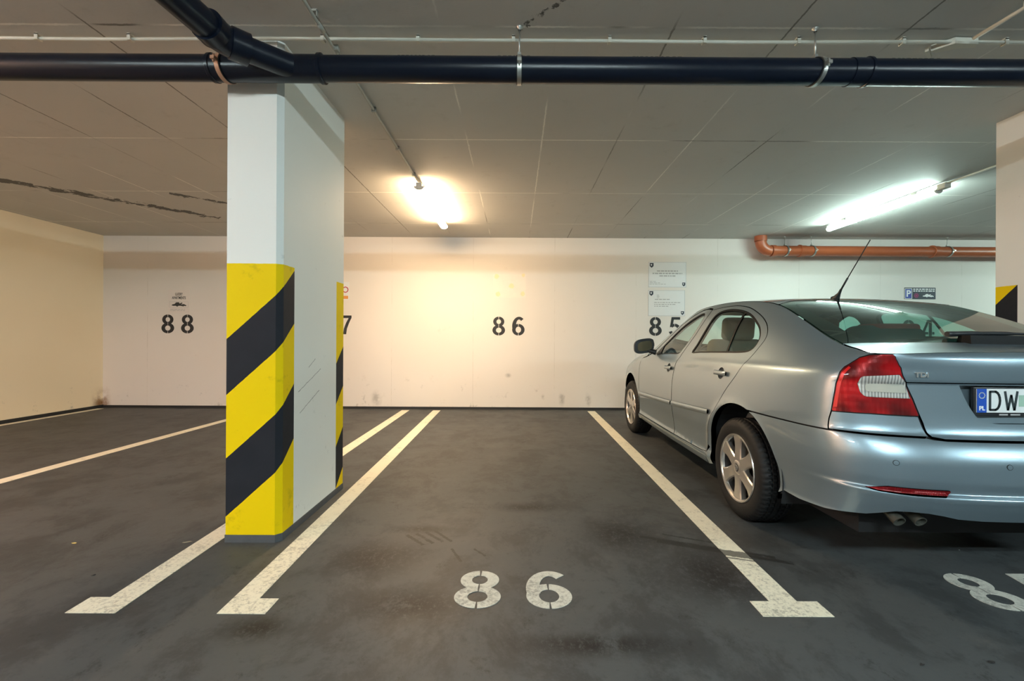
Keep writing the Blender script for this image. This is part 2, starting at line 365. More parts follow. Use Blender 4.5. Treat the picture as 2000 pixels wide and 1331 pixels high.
def number(txt, fn, fnb, m, label, name, digw, gap, base, xs=None):
    e = empty(name, base, label=label, cat='painted number')
    x = 0
    for i, ch in enumerate(txt):
        b = MB(); x0 = xs[i] if xs else x
        for si, st in enumerate(digit_strips(ch)):
            A = []; dz = Vector((0, -1, 0)) if name == 'wall_number' else Vector((0, 0, 1))
            for (p, q) in st: A.append([b.bm.verts.new(Vector(f(x0+pp[0], pp[1]))+dz*.00025*si) for f in (fn, fnb) for pp in (p, q)])
            for U, V in zip(A, A[1:]):
                b.bm.faces.new((U[0], U[1], V[1], V[0])); b.bm.faces.new((U[2], V[2], V[3], U[3])); b.bm.faces.new((U[0], V[0], V[2], U[2])); b.bm.faces.new((U[1], U[3], V[3], V[1]))
            b.bm.faces.new((A[0][0], A[0][2], A[0][3], A[0][1])); b.bm.faces.new((A[-1][0], A[-1][1], A[-1][3], A[-1][2]))
        o = b.build('digit', m); o.parent = e; o.location = -Vector(base)
        x += digw+gap
    return e
def wall_number(txt, xa, z0, label, h=.305, adv=.318):
    f = lambda d: (lambda x, y: (xa+x*h, YB-d, z0+y*h))
    number(txt, f(.0025), f(.0), M['digit_wall'], label, 'wall_number', 0, 0, (xa+.25, YB-.001, z0), xs=[0, adv/h])
wall_number('88', -5.74, 1.205, 'black stencilled 88 on the back wall left of the striped pillar')
wall_number('87', -3.175, 1.205, 'black stencilled 87 on the back wall, mostly hidden behind the striped pillar')
wall_number('86', -.375, 1.198, 'black stencilled 86 on the back wall above the empty bay')
wall_number('85', 2.165, 1.205, 'black stencilled 85 on the back wall above the bonnet of the silver car')
wall_number('84', 6.27, 1.18, 'black stencilled 84 on the back wall, seen through the rear window of the car')
def floor_number(txt, xa, adv, label, y0=1.835, h=.295, wx=.305):
    f = lambda z: (lambda x, y: (xa+x*wx, y0+y*h, z))
    number(txt, f(.0022), f(.0002), M['digit_floor'], label, 'floor_number', 0, 0, (xa+.25, y0+.15, 0), xs=[0, adv/wx])
floor_number('86', -.262, .315, 'worn white stencilled 86 on the floor at the mouth of the empty bay')
floor_number('85', 2.03, .315, 'white stencilled 85 on the floor behind the silver car, cut by the right edge')
# ---------------- lamps
def tube_lamp(c, L, axis, em, label, endblock=False, wd=.10):
    e = empty('tube_lamp', (c[0], c[1], CEIL), label=label, cat='ceiling lamp')
    def P(a, b, z): return (a, b, z) if axis == 'X' else (b, a, z)
    def D(a, b, z): return (a, b, z) if axis == 'X' else (b, a, z)
    b = MB().box((0, 0, -.050), D(L, wd*.62, .040), bev=.006)
    for k in (-1, 1): b.box(P(k*L*.32, 0, -.016), D(.05, wd*.3, .032))
    b.build('housing', M['housing'], e)
    b = MB(); n = 14; prof = [(-wd*.5*math.cos(math.pi*i/n), -.072-.034*math.sin(math.pi*i/n)) for i in range(n+1)]
    b.prism(prof, lambda y, z: P(-L/2+.02, y, z), lambda y, z: P(L/2-.02, y, z)).build('diffuser', em, e, smooth=50)
    for k in (-1, 1): MB().prism([(y*1.06, (z+.072)*1.08-.070) for y, z in prof], lambda y, z: P(k*L/2, y, z), lambda y, z: P(k*(L/2-.02), y, z)).build('end_cap', M['housing'], e)
    if endblock: MB().box(P(-L/2-.05, 0, -.05), D(.09, .07, .06), bev=.012).box(P(-L/2-.0, 0, -.055), D(.04, .05, .05), bev=.01).build('lamp_socket', M['white_plastic'], e)
    return e
tube_lamp((-1.01, 5.33), 1.62, 'Y', emit('warm tube light', *WARM), 'warm yellow tube lamp on the ceiling beyond the striped pillar')
tube_lamp((4.40, 5.36), 1.62, 'Y', emit('cool tube light', *COOL), 'cool white tube lamp on the ceiling above the far side of the car', True, .075)
EA = emit('aisle tube light', *AISLE)
for x, lab in ((-3.9, 'leftmost'), (.55, 'middle'), (5.0, 'rightmost')):
    tube_lamp((x, -1.4), 1.55, 'X', EA, lab+' of the tube lamps over the driving aisle, behind the viewer')['group'] = 'aisle tube lamps'
tube_lamp((8.9, 5.36), 1.62, 'Y', emit('cool tube light far', *COOL), 'tube lamp over the bays beyond the right pillar')
tube_lamp((-5.6, .9), 1.55, 'Y', emit('added pinkish fill left', (1, .57, .40), 330.), 'added fill lamp near the left wall, out of view in front of the bays')  # unseen lamp, added to brighten and tint the left walls and ceiling
# ---------------- black drain pipe
PY = 2.31; PZ = 2.553; PR = .064
dp = empty('drain_pipe', (0, PY, PZ), label='black plastic drain pipe hung across the whole garage under the ceiling', cat='pipe')
def pz(x): return PZ+.002-.0012*x
def rel(o, par): o.parent = par; o.location = Vector(o.location)-Vector(par.location); return o
rel(MB().tube([(XL+.0, PY, pz(XL)), (-1.45, PY, pz(-1.45))], PR, 40).tube([(-1.2, PY, pz(-1.2)), (11, PY, pz(11))], PR, 40).build('pipe_run', M['black_pipe'], smooth=40), dp)
b = MB().tube([(-1.60, PY, pz(-1.5)), (-1.02, PY, pz(-1.1))], PR+.003, 40)
b.lathe([(-.012, PR+.0015), (-.008, PR+.010), (.008, PR+.010), (.012, PR+.0015)], (-1.03, PY, pz(-1)), 'X', 40)
b.lathe([(-.012, PR+.0015), (-.008, PR+.007), (.008, PR+.007), (.012, PR+.0015)], (-1.60, PY, pz(-1.6)), 'X', 40)
b.tube([(-1.13, PY+.01, pz(-1.13)), (-1.20, PY-.03, pz(-1.2)), (-1.375, PY-.19, PZ+.004)], PR-.004, 40)
rel(b.build('branch_fitting', M['black_pipe'], smooth=40), dp)
cx_, cy_ = -1.375, PY-.19; b = MB(); pts = [(cx_+.04, cy_+.04, PZ+.003)]
for k in range(9):
    a = R(42*k/8); r_ = .13
    pts.append((cx_-r_*(math.cos(R(45)-a)-math.cos(R(45))) , cy_-r_*(math.sin(R(45))-math.sin(R(45)-a)), PZ+.004))
ex, ey = pts[-1][0], pts[-1][1]
b.tube(pts, PR+.004, 40)
b.tube([(cx_+.045, cy_+.045, PZ+.004), (cx_-.01, cy_-.01, PZ+.004)], PR+.011, 40)
b.tube([(ex, ey+.01, PZ+.004), (ex, ey-.05, PZ+.006)], PR+.010, 40)
rel(b.build('elbow', M['black_pipe'], smooth=40), dp)
rel(MB().tube([(ex, ey, PZ+.005), (ex-.10, 1.2, PZ+.012), (ex-.3, -2.5, PZ+.06)], PR, 40).build('branch_pipe', M['black_pipe'], smooth=40), dp)
for x in (1.84, ): b = MB(); b.tube([(x-.09, PY, pz(x)), (x+.0, PY, pz(x))], PR+.004, 40).lathe([(-.008, PR+.001), (-.006, PR+.009), (.006, PR+.009), (.008, PR+.001)], (x, PY, pz(x)), 'X', 40)
rel(b.build('socket_collar', M['black_pipe'], smooth=40), dp)
t_ = NT('faint pipe print'); FP = t_.done((.10, .11, .10), .5)
random.seed(7)
for x0, n in ((-.62, 9), (-.1, 7), (.6, 10), (1.95, 9)):
    x = x0; b = MB()
    for k in range(n):
        wd = random.uniform(.008, .02); a = R(52)
        b.box((x+wd/2, PY-(PR+.0006)*math.cos(a), pz(x)+(PR+.0006)*math.sin(a)), (wd, .0065, .001), Matrix.Rotation(R(38), 3, 'X')); x += wd+random.uniform(.006, .02)
    rel(b.build('printed_marks', FP), dp)
# hangers
def hanger(x, y, z, r, tilt, label, group, first_bronze=False, wid=.022):
    e = empty('pipe_hanger', (x, y, CEIL), label=label, cat='pipe hanger', group=group)
    zz = z-CEIL
    MB().lathe([(-.0, .0), (-.0, .017), (-.006, .017), (-.012, .008), (-.02, .008)], (0, 0, 0), 'Z', 20).tube([(0, 0, -.002), (0, 0, zz+r+.01)], .0045, 10).build('threaded_rod', M['metal'], e)
    b = MB(); T = Matrix.Rotation(tilt, 4, 'Z')
    b.lathe([(-wid/2, r+.0045), (-wid/2, r+.0075), (wid/2, r+.0075), (wid/2, r+.0045)], (0, 0, 0), 'X', 40, closed=True)
    for k in (-1, 1): b.box((0, k*(r+.018), 0), (wid, .026, .016)); b.tube([(0, k*(r+.02), -.02), (0, k*(r+.02), .02)], .005, 8)
    b.box((0, 0, r+.016), (wid*.8, .018, .022))
    bmesh.ops.transform(b.bm, matrix=Matrix.Translation((0, 0, zz)) @ T, verts=b.bm.verts)
    b.build('clamp_ring', M['bronze'] if first_bronze else M['metal'], e, smooth=40)
    b = MB(); b.lathe([(-wid/2-.004, r+.0005), (-wid/2-.004, r+.0046), (wid/2+.004, r+.0046), (wid/2+.004, r+.0005)], (0, 0, 0), 'X', 40, closed=True)
    bmesh.ops.transform(b.bm, matrix=Matrix.Translation((0, 0, zz)) @ T, verts=b.bm.verts)
    b.build('rubber_lining', M['rubber'], e, smooth=40)
    return e
hanger(-1.535, PY, pz(-1.5), PR+.003, R(-6), 'rod and curved clamp holding the black pipe beside its branch', 'hangers of the black pipe', True)
hanger(.012, PY, pz(0), PR, R(0), 'rod and clamp holding the black pipe straight above the empty bay', 'hangers of the black pipe')
hanger(1.575, PY, pz(1.57), PR, R(10), 'rod and slanted clamp holding the black pipe above the rear of the car', 'hangers of the black pipe')
# ---------------- conduits and clips
CY_ = 2.385; CZ_ = CEIL-.022
o = MB().tube([(x, CY_+.004*math.sin(x*2.1), CZ_+.002*math.sin(x*3.3)) for x in np.linspace(XL, 11, 60)], .0095, 12).build('conduit', M['white_plastic']); tag(o, 'thin off-white conduit clipped straight across the ceiling above the black pipe', 'conduit')
def clip(x, y, ax, label, group, m, zc=None):
    b = MB(); zc = CEIL-.022
    d = (.018, .03, .006) if ax == 'X' else (.03, .018, .006)
    b.box((0, 0, -.004), (d[0], d[1], .010)).box((0, 0, -.034), (d[0], d[1]*.9, .004))
    if ax == 'X':
        for k in (-1, 1): b.box((0, k*.013, -.018), (.018, .004, .030))
    else:
        for k in (-1, 1): b.box((k*.013, 0, -.018), (.004, .018, .030))
    o = b.build('conduit_clip', m, None); o.location = (x, y, CEIL); tag(o, label, 'clip', group); return o
nm = ['far left', 'left of the black branch pipe', 'between the pillar and the ceiling conduit']
for px, lab in ((75, 'off-white clip of the long conduit, leftmost in the picture'), (255, 'off-white clip of the long conduit, second from the left edge'), (631, 'off-white clip of the long conduit beside the crossing grey conduit'),
                (817, 'off-white clip of the long conduit, first one right of the crossing grey conduit'), (1003, 'off-white clip of the long conduit beside the middle pipe hanger'), (1190, 'off-white clip of the long conduit, first one right of the middle pipe hanger'),
                (1375, 'off-white clip of the long conduit, midway between the middle and right pipe hangers'), (1558, 'off-white clip of the long conduit, just left of the right pipe hanger'), (1762, 'off-white clip of the long conduit left of the branching box'), (1962, 'off-white clip of the long conduit at the right edge')):
    clip((px-1010)*CY_/FPX, CY_, 'X', lab, 'clips of the long white conduit', M['white_plastic'])
DX = -1.02
o = MB().tube([(DX, -4, CZ_-.018), (DX, 2.30, CZ_-.018), (DX, 2.5, CZ_-.016), (DX, 2.62, CZ_+.0), (DX, 4.53, CZ_+.004)], .0095, 12).build('conduit', M['grey_plastic']); tag(o, 'grey conduit running along the ceiling to the warm yellow lamp', 'conduit')
for y in (2.27, 2.52): MB().tube([(DX, y-.03, CZ_-.017), (DX, y+.03, CZ_-.017)], .0125, 12).build('coupling', M['grey_plastic'], o)
MB().box((DX+.012, 2.44, CZ_-.012), (.028, .03, .03), bev=.004).build('junction', M['grey_plastic'], o)
for y, lab in ((2.2, 'grey clip of the lamp conduit in front of the long white conduit'), (3.12, 'grey clip of the lamp conduit just beyond the black pipe'), (3.75, 'grey clip of the lamp conduit midway to the warm lamp'), (4.34, 'grey clip of the lamp conduit nearest the warm lamp')):
    clip(DX, y, 'Y', lab, 'clips of the grey lamp conduit', M['grey_plastic'])
o = MB().tube([(2.432, 2.33, CZ_-.014), (2.455, 2.1, CZ_-.014), (2.47, .5, CZ_-.014), (2.47, -4, CZ_-.014)], .010, 12).build('conduit', M['white_plastic']); tag(o, 'off-white conduit leading toward the viewer from the branching box at top right', 'conduit')
jb = MB().prism([(-.10, .03), (-.03, -.035), (.10, -.03), (.11, .0), (.02, .01), (-.06, .045)], lambda x, y: (x, y, -.004), lambda x, y: (x, y, -.038)).build('branching_box', M['white_plastic'], None); jb.location = (2.40, 2.40, CEIL); tag(jb, 'off-white angled branching box where the right conduit leaves the long one', 'box')
r_ = MB().box((-.085, .062, -.03), (.10, .016, .02), Matrix.Rotation(R(40), 3, 'Z')).build('spout', M['white_plastic'], jb)
clip(2.455, 2.1, 'Y', 'off-white clip of the conduit in the top right corner', 'clips of the top right conduit', M['white_plastic'])
o = MB().tube([(4.40, 4.50, CZ_-.01), (4.40, -3, CZ_-.01)], .0095, 12).build('conduit', M['white_plastic']); tag(o, 'off-white conduit reaching the cool lamp from behind the right pillar', 'conduit')
clip(4.40, 3.95, 'Y', 'off-white clip of the conduit between the cool lamp and the right pillar', 'clips of the cool lamp conduit', M['white_plastic'])
# ---------------- orange pipe
OY = 6.90; OZ = 2.555; OR = .08
op = empty('sewer_pipe', (3.85, OY, OZ), label='orange plastic sewer pipe along the back wall bending up into the ceiling', cat='pipe')
pts = [(3.86, OY, CEIL+.02), (3.86, OY, OZ+.15)]
for k in range(1, 10):
    a = R(90*k/9); pts.append((3.86+.15*(1-math.cos(a)), OY, OZ+.15-.15*math.sin(a)))
rel(MB().tube(pts[1:], OR+.002, 32).tube(pts[:2], OR+.010, 32).tube([(4.02, OY, OZ), (4.08, OY, OZ)], OR+.010, 32).build('bend', M['orange_pipe'], smooth=40), op)
rel(MB().tube([(4.02, OY, OZ), (12.9, OY, OZ-.01)], OR, 32).build('pipe_run', M['orange_pipe'], smooth=40), op)
for x in (4.53, 6.62): b = MB(); b.tube([(x-.07, OY, OZ), (x+.03, OY, OZ)], OR+.006, 32).lathe([(-.014, OR+.005), (-.01, OR+.016), (.01, OR+.016), (.014, OR+.005)], (x-.06, OY, OZ), 'X', 32); rel(b.build('socket_collar', M['orange_pipe'], smooth=40), op)
for x, lab in ((4.24, 'clamp with rod holding the orange pipe next to its bend'), (4.66, 'clamp with rod holding the orange pipe just right of the first collar'), (6.80, 'clamp with rod holding the orange pipe near the right pillar')):
    hanger(x, OY, OZ, OR, R(14), lab, 'hangers of the orange pipe', wid=.03)
# ---------------- signs and notices
WP = lambda px, py: ((px-1007-.0052*(py-664))*YB/FPX, EYE-(py-664-.0052*(px-1007))*YB/FPX)
M['paper'] = plain('white paper', (.80, .81, .82), .5, var=.03)
M['navy'] = plain('dark navy print', (.02, .03, .05), .5)
M['ink'] = plain('grey print', (.42, .42, .43), .6)
M['black_ink'] = plain('black print', (.03, .03, .03), .6)
M['white_ink'] = plain('white print', (.85, .86, .88), .5)
M['blue'] = plain('blue print', (.03, .06, .35), .4)
M['magenta'] = plain('magenta print', (.38, .03, .16), .5)
def text(body, size, m, name, parent, loc, rot=(R(90), 0, 0), ext=.0004, sx=1, align='CENTER', off=0.0):
    cu = bpy.data.curves.new(name, 'FONT'); cu.body = body; cu.size = size; cu.align_x = align; cu.align_y = 'CENTER'; cu.extrude = ext; cu.offset = off
    ob = bpy.data.objects.new('tmp', cu); COL.objects.link(ob)
    dg = bpy.context.evaluated_depsgraph_get(); me = bpy.data.meshes.new_from_object(ob.evaluated_get(dg)); bpy.data.objects.remove(ob)
    me.materials.clear(); o = link(name, me, m, parent, loc); o.rotation_euler = rot; o.scale = (sx, 1, 1); return o
def sheet(name, px0, py0, px1, py1, m, label, cat, th=.004):
    x0, z1 = WP(px0, py0); x1, z0 = WP(px1, py1)
    e = MB().box((0, 0, 0), (x1-x0, th, z1-z0)).build(name, m); e.location = ((x0+x1)/2, YB-th/2, (z0+z1)/2); tag(e, label, cat)
    return e, (x1-x0), (z1-z0)
def bar(b, x, z, wd, h, d=.0026): b.box((x, -d, z), (wd, .0008, h))
def shield(b, x, z, s, d=.0026): b.prism([(x-s*.5, z+s*.6), (x+s*.5, z+s*.6), (x+s*.5, z-s*.2), (x, z-s*.65), (x-s*.5, z-s*.2)], lambda u, v: (u, -d-.0006, v), lambda u, v: (u, -d, v))
def words(b, x0, x1, z, h, seed):
    rnd = random.Random(seed); x = x0
    while x < x1-.01:
        wd = min(rnd.uniform(.02, .06), x1-x); bar(b, x+wd/2, z, wd, h); x += wd+.012
def notice(px0, py0, px1, py1, label, kind):
    e, W_, H_ = sheet('notice', px0, py0, px1, py1, M['paper'], label, 'notice')
    for cx, cz, cs in ((-W_/2+.05, H_/2-.055, .062), (W_/2-.04, -H_/2+.05, .05)):
        b = MB(); shield(b, cx, cz, cs); co = b.build('crest', M['navy'], e); b = MB(); shield(b, cx-.004, cz+.006, cs*.36, .0034); b.build('crest_mark', M['paper'], co)
    b = MB()
    if kind == 0:
        for i, (z, hw) in enumerate(((.06, .17), (.02, .24), (-.02, .13))): words(b, -hw, hw, z, .018, i)
        for i in range(3): words(b, -W_/2+.02, -W_/2+.12+.08*i, -.11-.022*i, .007, i+5)
    else:
        for i in range(3): words(b, -.16, -.10, .13-.022*i, .008, i+9)
        words(b, -.19, .05, .06, .013, 20)
        for i, q in enumerate((.22, .16, .04)): words(b, -.2, q, .01-.03*i, .011, 30+i)
    b.build('printed_lines', M['ink'], e)
    b = MB()
    for k in (-1, 1): bar(b, 0, k*(H_/2-.006), W_, .004); bar(b, k*(W_/2-.004), 0, .004, H_)
    b.build('frame_line', M['ink'], e)
notice(1265, 512, 1339, 562, 'upper white notice with dark crests above the stencilled 85', 0)
notice(1265, 567, 1337, 618, 'lower white notice with dark crests above the stencilled 85', 1)
TRUCK = [(-.5, -.15), (-.42, .02), (-.3, .05), (-.18, .3), (.0, .32), (.06, .12), (.2, .28), (.26, .2), (.14, -.0), (.34, .06), (.5, -.12), (.5, -.25), (.36, -.2), (.3, -.3), (.18, -.22), (-.02, -.2), (-.1, -.34), (-.22, -.2), (-.36, -.22)]
def truck(parent, x, z, s, m, d=.0026):
    b = MB(); b.prism([(x+a*s, z+c*s*.46) for a, c in TRUCK], lambda u, v: (u, -d-.0006, v), lambda u, v: (u, -d, v)); return b.build('tow_truck_symbol', m, parent)
e, W_, H_ = sheet('apartment_sign', 328, 566, 370, 612, plain('aged sign paper', (.80, .74, .70), .5, var=.04), 'small pale sign with a tow truck symbol above the stencilled 88', 'sign')
text('LUCKY', .060, M['black_ink'], 'sign_text', e, (0, -.0028, .115), sx=.62, off=.001); text('APARTMENTS', .060, M['black_ink'], 'sign_text', e, (0, -.0028, .055), sx=.60, off=.001)
truck(e, 0, -.05, .24, M['black_ink'])
b = MB(); bar(b, 0, -.005, .30, .002); bar(b, 0, -.10, .30, .002); bar(b, .15, -.05, .002, .095); bar(b, -.15, -.05, .002, .095)
for i in range(2): words(b, -.14, .1, -.13-.02*i, .006, i)
b.build('printed_lines', M['ink'], e)
e, W_, H_ = sheet('parking_sign', 1765, 562, 1826, 585, M['navy'], 'dark parking sign with white P and tow truck on the back wall above the car', 'sign')
b = MB(); x = -W_/2+.065
for k in (-1, 1): bar(b, x+k*.056, -.005, .008, .165); bar(b, x, -.005+k*.08, .12, .008)
b.build('white_border', M['white_ink'], e)
b = MB(); bar(b, x, -.005, .10, .15, .0022); b.build('blue_field', M['blue'], e)
text('P', .145, M['white_ink'], 'letter', e, (x, -.0030, -.008), off=.004)
b = MB(); words(b, -.11, .235, .068, .018, 3); words(b, -.11, .235, .038, .018, 4); b.build('printed_lines', M['white_ink'], e)
b = MB(); b.lathe([(-.0032, .028), (-.0032, .036), (-.0024, .036), (-.0024, .028)], (-.06, 0, -.035), 'Y', 28, closed=True)
for a in (0, 60, 120): b.box((-.06, -.003, -.035), (.06, .0008, .007), Matrix.Rotation(R(a), 3, 'Y'))
b.build('clamp_symbol', M['magenta'], e); truck(e, .13, -.035, .18, M['white_ink'])
e, W_, H_ = sheet('notice', 645, 551, 681, 586, M['paper'], 'small white and red notice above the stencilled 87, half hidden by the pillar', 'notice')
b = MB(); bar(b, .03, -.105, .21, .05); b.build('orange_band', plain('orange print', (.75, .30, .06), .5), e)
b = MB(); b.lathe([(-.0034, .035), (-.0034, .05), (-.0024, .05), (-.0024, .035)], (.09, 0, .02), 'Y', 24, closed=True); b.build('red_ring', plain('red print', (.5, .05, .08), .5), e)
# glue left by a removed sign
x0, z1 = WP(962, 536); x1, z0 = WP(1026, 582)
g = MB().box((0, -.0004, 0), (x1-x0, .0008, z1-z0)).build('sign_residue', plain('pale unpainted patch', (.83, .78, .72), .7, var=.05)); g.location = ((x0+x1)/2, YB, (z0+z1)/2)
tag(g, 'pale rectangle with yellow glue spots left by a removed sign above the stencilled 86', 'glue marks')
for k, (px, py, r) in enumerate(((969, 540, .04), (1021, 538, .032), (998, 559, .045), (972, 575, .042), (1020, 574, .04))):
    x, z = WP(px, py); b = MB(); rnd = random.Random(k)
    b.prism([((x-g.location.x)+r*rnd.uniform(.7, 1.05)*math.cos(2*math.pi*i/14), (z-g.location.z)+r*1.1*rnd.uniform(.7, 1.05)*math.sin(2*math.pi*i/14)) for i in range(14)], lambda u, v: (u, -.003, v), lambda u, v: (u, -.0006, v))
    b.build('glue_spot', plain('yellowed glue', (.84, .76, .50), .6), g)
# ---------------- litter
def litter(x, y, s, m, label, seed, cat, name):
    rnd = random.Random(seed); b = MB(); n = 9
    c = b.bm.verts.new((0, 0, .004)); vs = [b.bm.verts.new((s*rnd.uniform(.6, 1.2)*math.cos(2*math.pi*i/n), s*.45*rnd.uniform(.6, 1.2)*math.sin(2*math.pi*i/n), .0008+.004*rnd.random())) for i in range(n)]
    for i in range(n): b.bm.faces.new((c, vs[i], vs[(i+1) % n]))
    o = b.build(name, m); o.location = (x, y, .0); o.rotation_euler = (0, 0, rnd.uniform(0, .6)); tag(o, label, cat)
FPT = lambda px, py: ((px-1007-.0052*(py-664))*965./(py-664-.0052*(px-1007))/FPX, 965./(py-664-.0052*(px-1007)))
lf = plain('dry yellow leaf', (.55, .42, .12), .7); dk = plain('dark crumb', (.015, .015, .016), .8)
litter(*FPT(150, 1062), .016, lf, 'dry yellow leaf lying on the floor left of the striped pillar', 1, 'leaf', 'leaf')
litter(*FPT(370, 1060), .022, plain('grey leaf', (.25, .23, .17), .7), 'faded leaf lying beside the bay line left of the pillar', 2, 'leaf', 'leaf')
litter(*FPT(1944, 1295), .017, dk, 'dark crumb on the floor near the bottom right corner', 3, 'crumb', 'crumb')
litter(*FPT(1808, 1300), .013, dk, 'dark crumb on the floor left of the bottom right corner', 4, 'crumb', 'crumb')
litter(*FPT(187, 1125), .010, dk, 'dark crumb on the floor above the left foot of the bay line', 5, 'crumb', 'crumb')
litter(*FPT(1878, 1076), .005, M['paper'], 'tiny white speck on the floor behind the car', 6, 'crumb', 'crumb')
# ================= the shape of the car: plan outline, profiles and surfaces
def spline(xs, ys):
    x=np.array(xs,float); y=np.array(ys,float); n=len(x); h=np.diff(x)
    A=np.eye(n); r=np.zeros(n)
    for i in range(1,n-1):
        A[i,i-1]=h[i-1]; A[i,i]=2*(h[i-1]+h[i]); A[i,i+1]=h[i]
        r[i]=6*((y[i+1]-y[i])/h[i]-(y[i]-y[i-1])/h[i-1])
    M=np.linalg.solve(A,r)
    def f(t):
        t=np.asarray(t,float); tc=np.clip(t,x[0],x[-1])
        i=np.clip(np.searchsorted(x,tc,side='right')-1,0,n-2)
        a=x[i+1]-tc; b=tc-x[i]; hh=h[i]
        return M[i]*a**3/(6*hh)+M[i+1]*b**3/(6*hh)+(y[i]/hh-M[i]*hh/6)*a+(y[i+1]/hh-M[i+1]*hh/6)*b
    return f
def pchip(xs, ys):
    x=np.array(xs,float); y=np.array(ys,float); h=np.diff(x); d=np.diff(y)/h; n=len(x)
    m=np.zeros(n); m[0]=d[0]; m[-1]=d[-1]
    for i in range(1,n-1):
        if d[i-1]*d[i]>0:
            w1=2*h[i]+h[i-1]; w2=h[i]+2*h[i-1]
            m[i]=(w1+w2)/(w1/d[i-1]+w2/d[i])
    def f(t):
        tc=np.clip(np.asarray(t,float),x[0],x[-1])
        i=np.clip(np.searchsorted(x,tc,side='right')-1,0,n-2)
        u=(tc-x[i])/h[i]
        return ((2*u**3-3*u**2+1)*y[i]+(u**3-2*u**2+u)*h[i]*m[i]+(-2*u**3+3*u**2)*y[i+1]+(u**3-u**2)*h[i]*m[i+1])
    return f
# ---- plan outline (half), rear centre -> side -> front centre
PL=np.array([(0,0),(.16,.003),(.32,.014),(.47,.038),(.60,.080),(.70,.142),(.77,.225),(.815,.34),(.845,.50),(.865,.72),(.878,1.0),(.884,1.4),(.885,1.9),(.884,2.4),(.880,2.9),(.872,3.3),(.857,3.62),(.832,3.90),(.79,4.11),(.72,4.27),(.61,4.37),(.45,4.44),(.25,4.485),(0,4.50)])
_cs=np.concatenate([[0],np.cumsum(np.hypot(*np.diff(PL,axis=0).T))])
CX=spline(_cs,PL[:,0]); CE=spline(_cs,PL[:,1]); SMAX=_cs[-1]
_st=np.linspace(0,SMAX,3000); _cx=CX(_st); _ce=CE(_st)
def s_of_eta(e): return np.interp(e,_ce,_st)
_half=np.argmax(_cx)
def s_of_x(x): return np.interp(x,_cx[:_half],_st[:_half])
def s_of_xf(x): return np.interp(-x,-_cx[_half:],_st[_half:])
ZSH=pchip([0,1.2,2.0,2.6,3.2,3.6,4.05,4.35,4.5],[1.01,1.003,.98,.96,.93,.88,.80,.71,.67])
ZK=spline([0,.14,.28,.39,.60,.80,1.03,1.3,1.6,2.0,2.3,2.6,2.9,3.15,3.4,3.8,4.15,4.35,4.5],
          [1.06,1.072,1.092,1.115,1.20,1.285,1.366,1.413,1.433,1.430,1.394,1.284,1.145,1.04,.982,.905,.82,.765,.71])
HWK=spline([0,.14,.28,.39,.60,.80,1.03,1.3,1.7,2.1,2.5,2.9,3.2,3.6,4.0,4.25,4.5],
           [.60,.625,.645,.65,.625,.595,.565,.562,.57,.58,.605,.66,.70,.735,.70,.62,.50])
ZC=spline([.08,.2,.30,.40,.60,.80,1.03,1.26,1.6,2.0,2.3,2.5,2.75,3.0,3.2,3.35,3.7,4.1,4.35,4.5],
          [1.082,1.100,1.115,1.143,1.228,1.307,1.380,1.430,1.455,1.462,1.450,1.405,1.30,1.18,1.08,1.035,.985,.905,.80,.72])
BASE=pchip([.15,.20,.25,.29,.34,.42,.52,.62,.75,.86,.94,.985,1.01],[.10,.055,.025,.014,.024,.020,.006,0,0.001,.008,.019,.031,.047])
REAR=pchip([.2,.30,.37,.43,.468,.478,.54,.60,.625,.66,.69,.705,.72,.76,.84,.94,.952,1.02,1.06,1.10],[.17,.085,  .045,.014,.000,.018,.003,0,.003,.016,.034,.048,.070,.084,.090,.092,.084,.078,.084,.13])
FRONT=pchip([.15,.22,.35,.5,.6,.68,.78,1.0],[.12,.05,.01,0,.01,.03,.09,.25])
AX=(1.0,3.578); RW=.372
def side_inset(e,z):
    e=np.asarray(e,float); z=np.asarray(z,float)
    zs=ZSH(e); zn=np.where(z<.5,z,.5+(z-.5)*(1.01-.5)/(zs-.5))
    lo=BASE(np.minimum(zn,1.01))
    zk=ZK(e); t=np.clip((z-zs)/np.maximum(zk-zs,.02),0,1.25)
    cx=np.interp(e,_ce,_cx)
    ik=cx-HWK(e)
    g=.74*t+.26*np.clip(t,0,1.3)**5
    ins=np.where(z<zs,lo,.047+(ik-.047)*g)
    for a in AX:
        r=np.hypot(e-a,z-.335)
        ins=ins-.012*np.exp(-((r-.385)/.035)**2)
    return ins
def P1(s,z):
    s=np.asarray(s,float); z=np.asarray(z,float)
    d=1e-3; tx=CX(s+d)-CX(s-d); te=CE(s+d)-CE(s-d); L=np.hypot(tx,te)+1e-12
    nx=te/L; ne=-tx/L     # outward normal on +x half: (te,-tx)
    cx=CX(s); ce=CE(s)
    si=side_inset(ce,z); ri=REAR(z); fi=FRONT(z)
    x=cx-si*np.clip(nx,0,1)**1.0*np.clip(cx/.3,0,1); e=ce+ri*np.clip(-ne,0,1)-fi*np.clip(ne,0,1)
    return np.stack([x,e,z+0*x],-1)
def T(x,e):
    hk=HWK(e); zc=ZC(e); zk=ZK(e)
    return zc-(zc-zk)*np.minimum(np.abs(x)/hk,1.6)**2.5
_zt=[]
_sg=np.linspace(0,SMAX,700)
def _F(s,z):
    p=P1(s,z); return z-T(p[...,0],p[...,1])
_lo=np.full(_sg.shape,.60); _hi=np.full(_sg.shape,1.55)
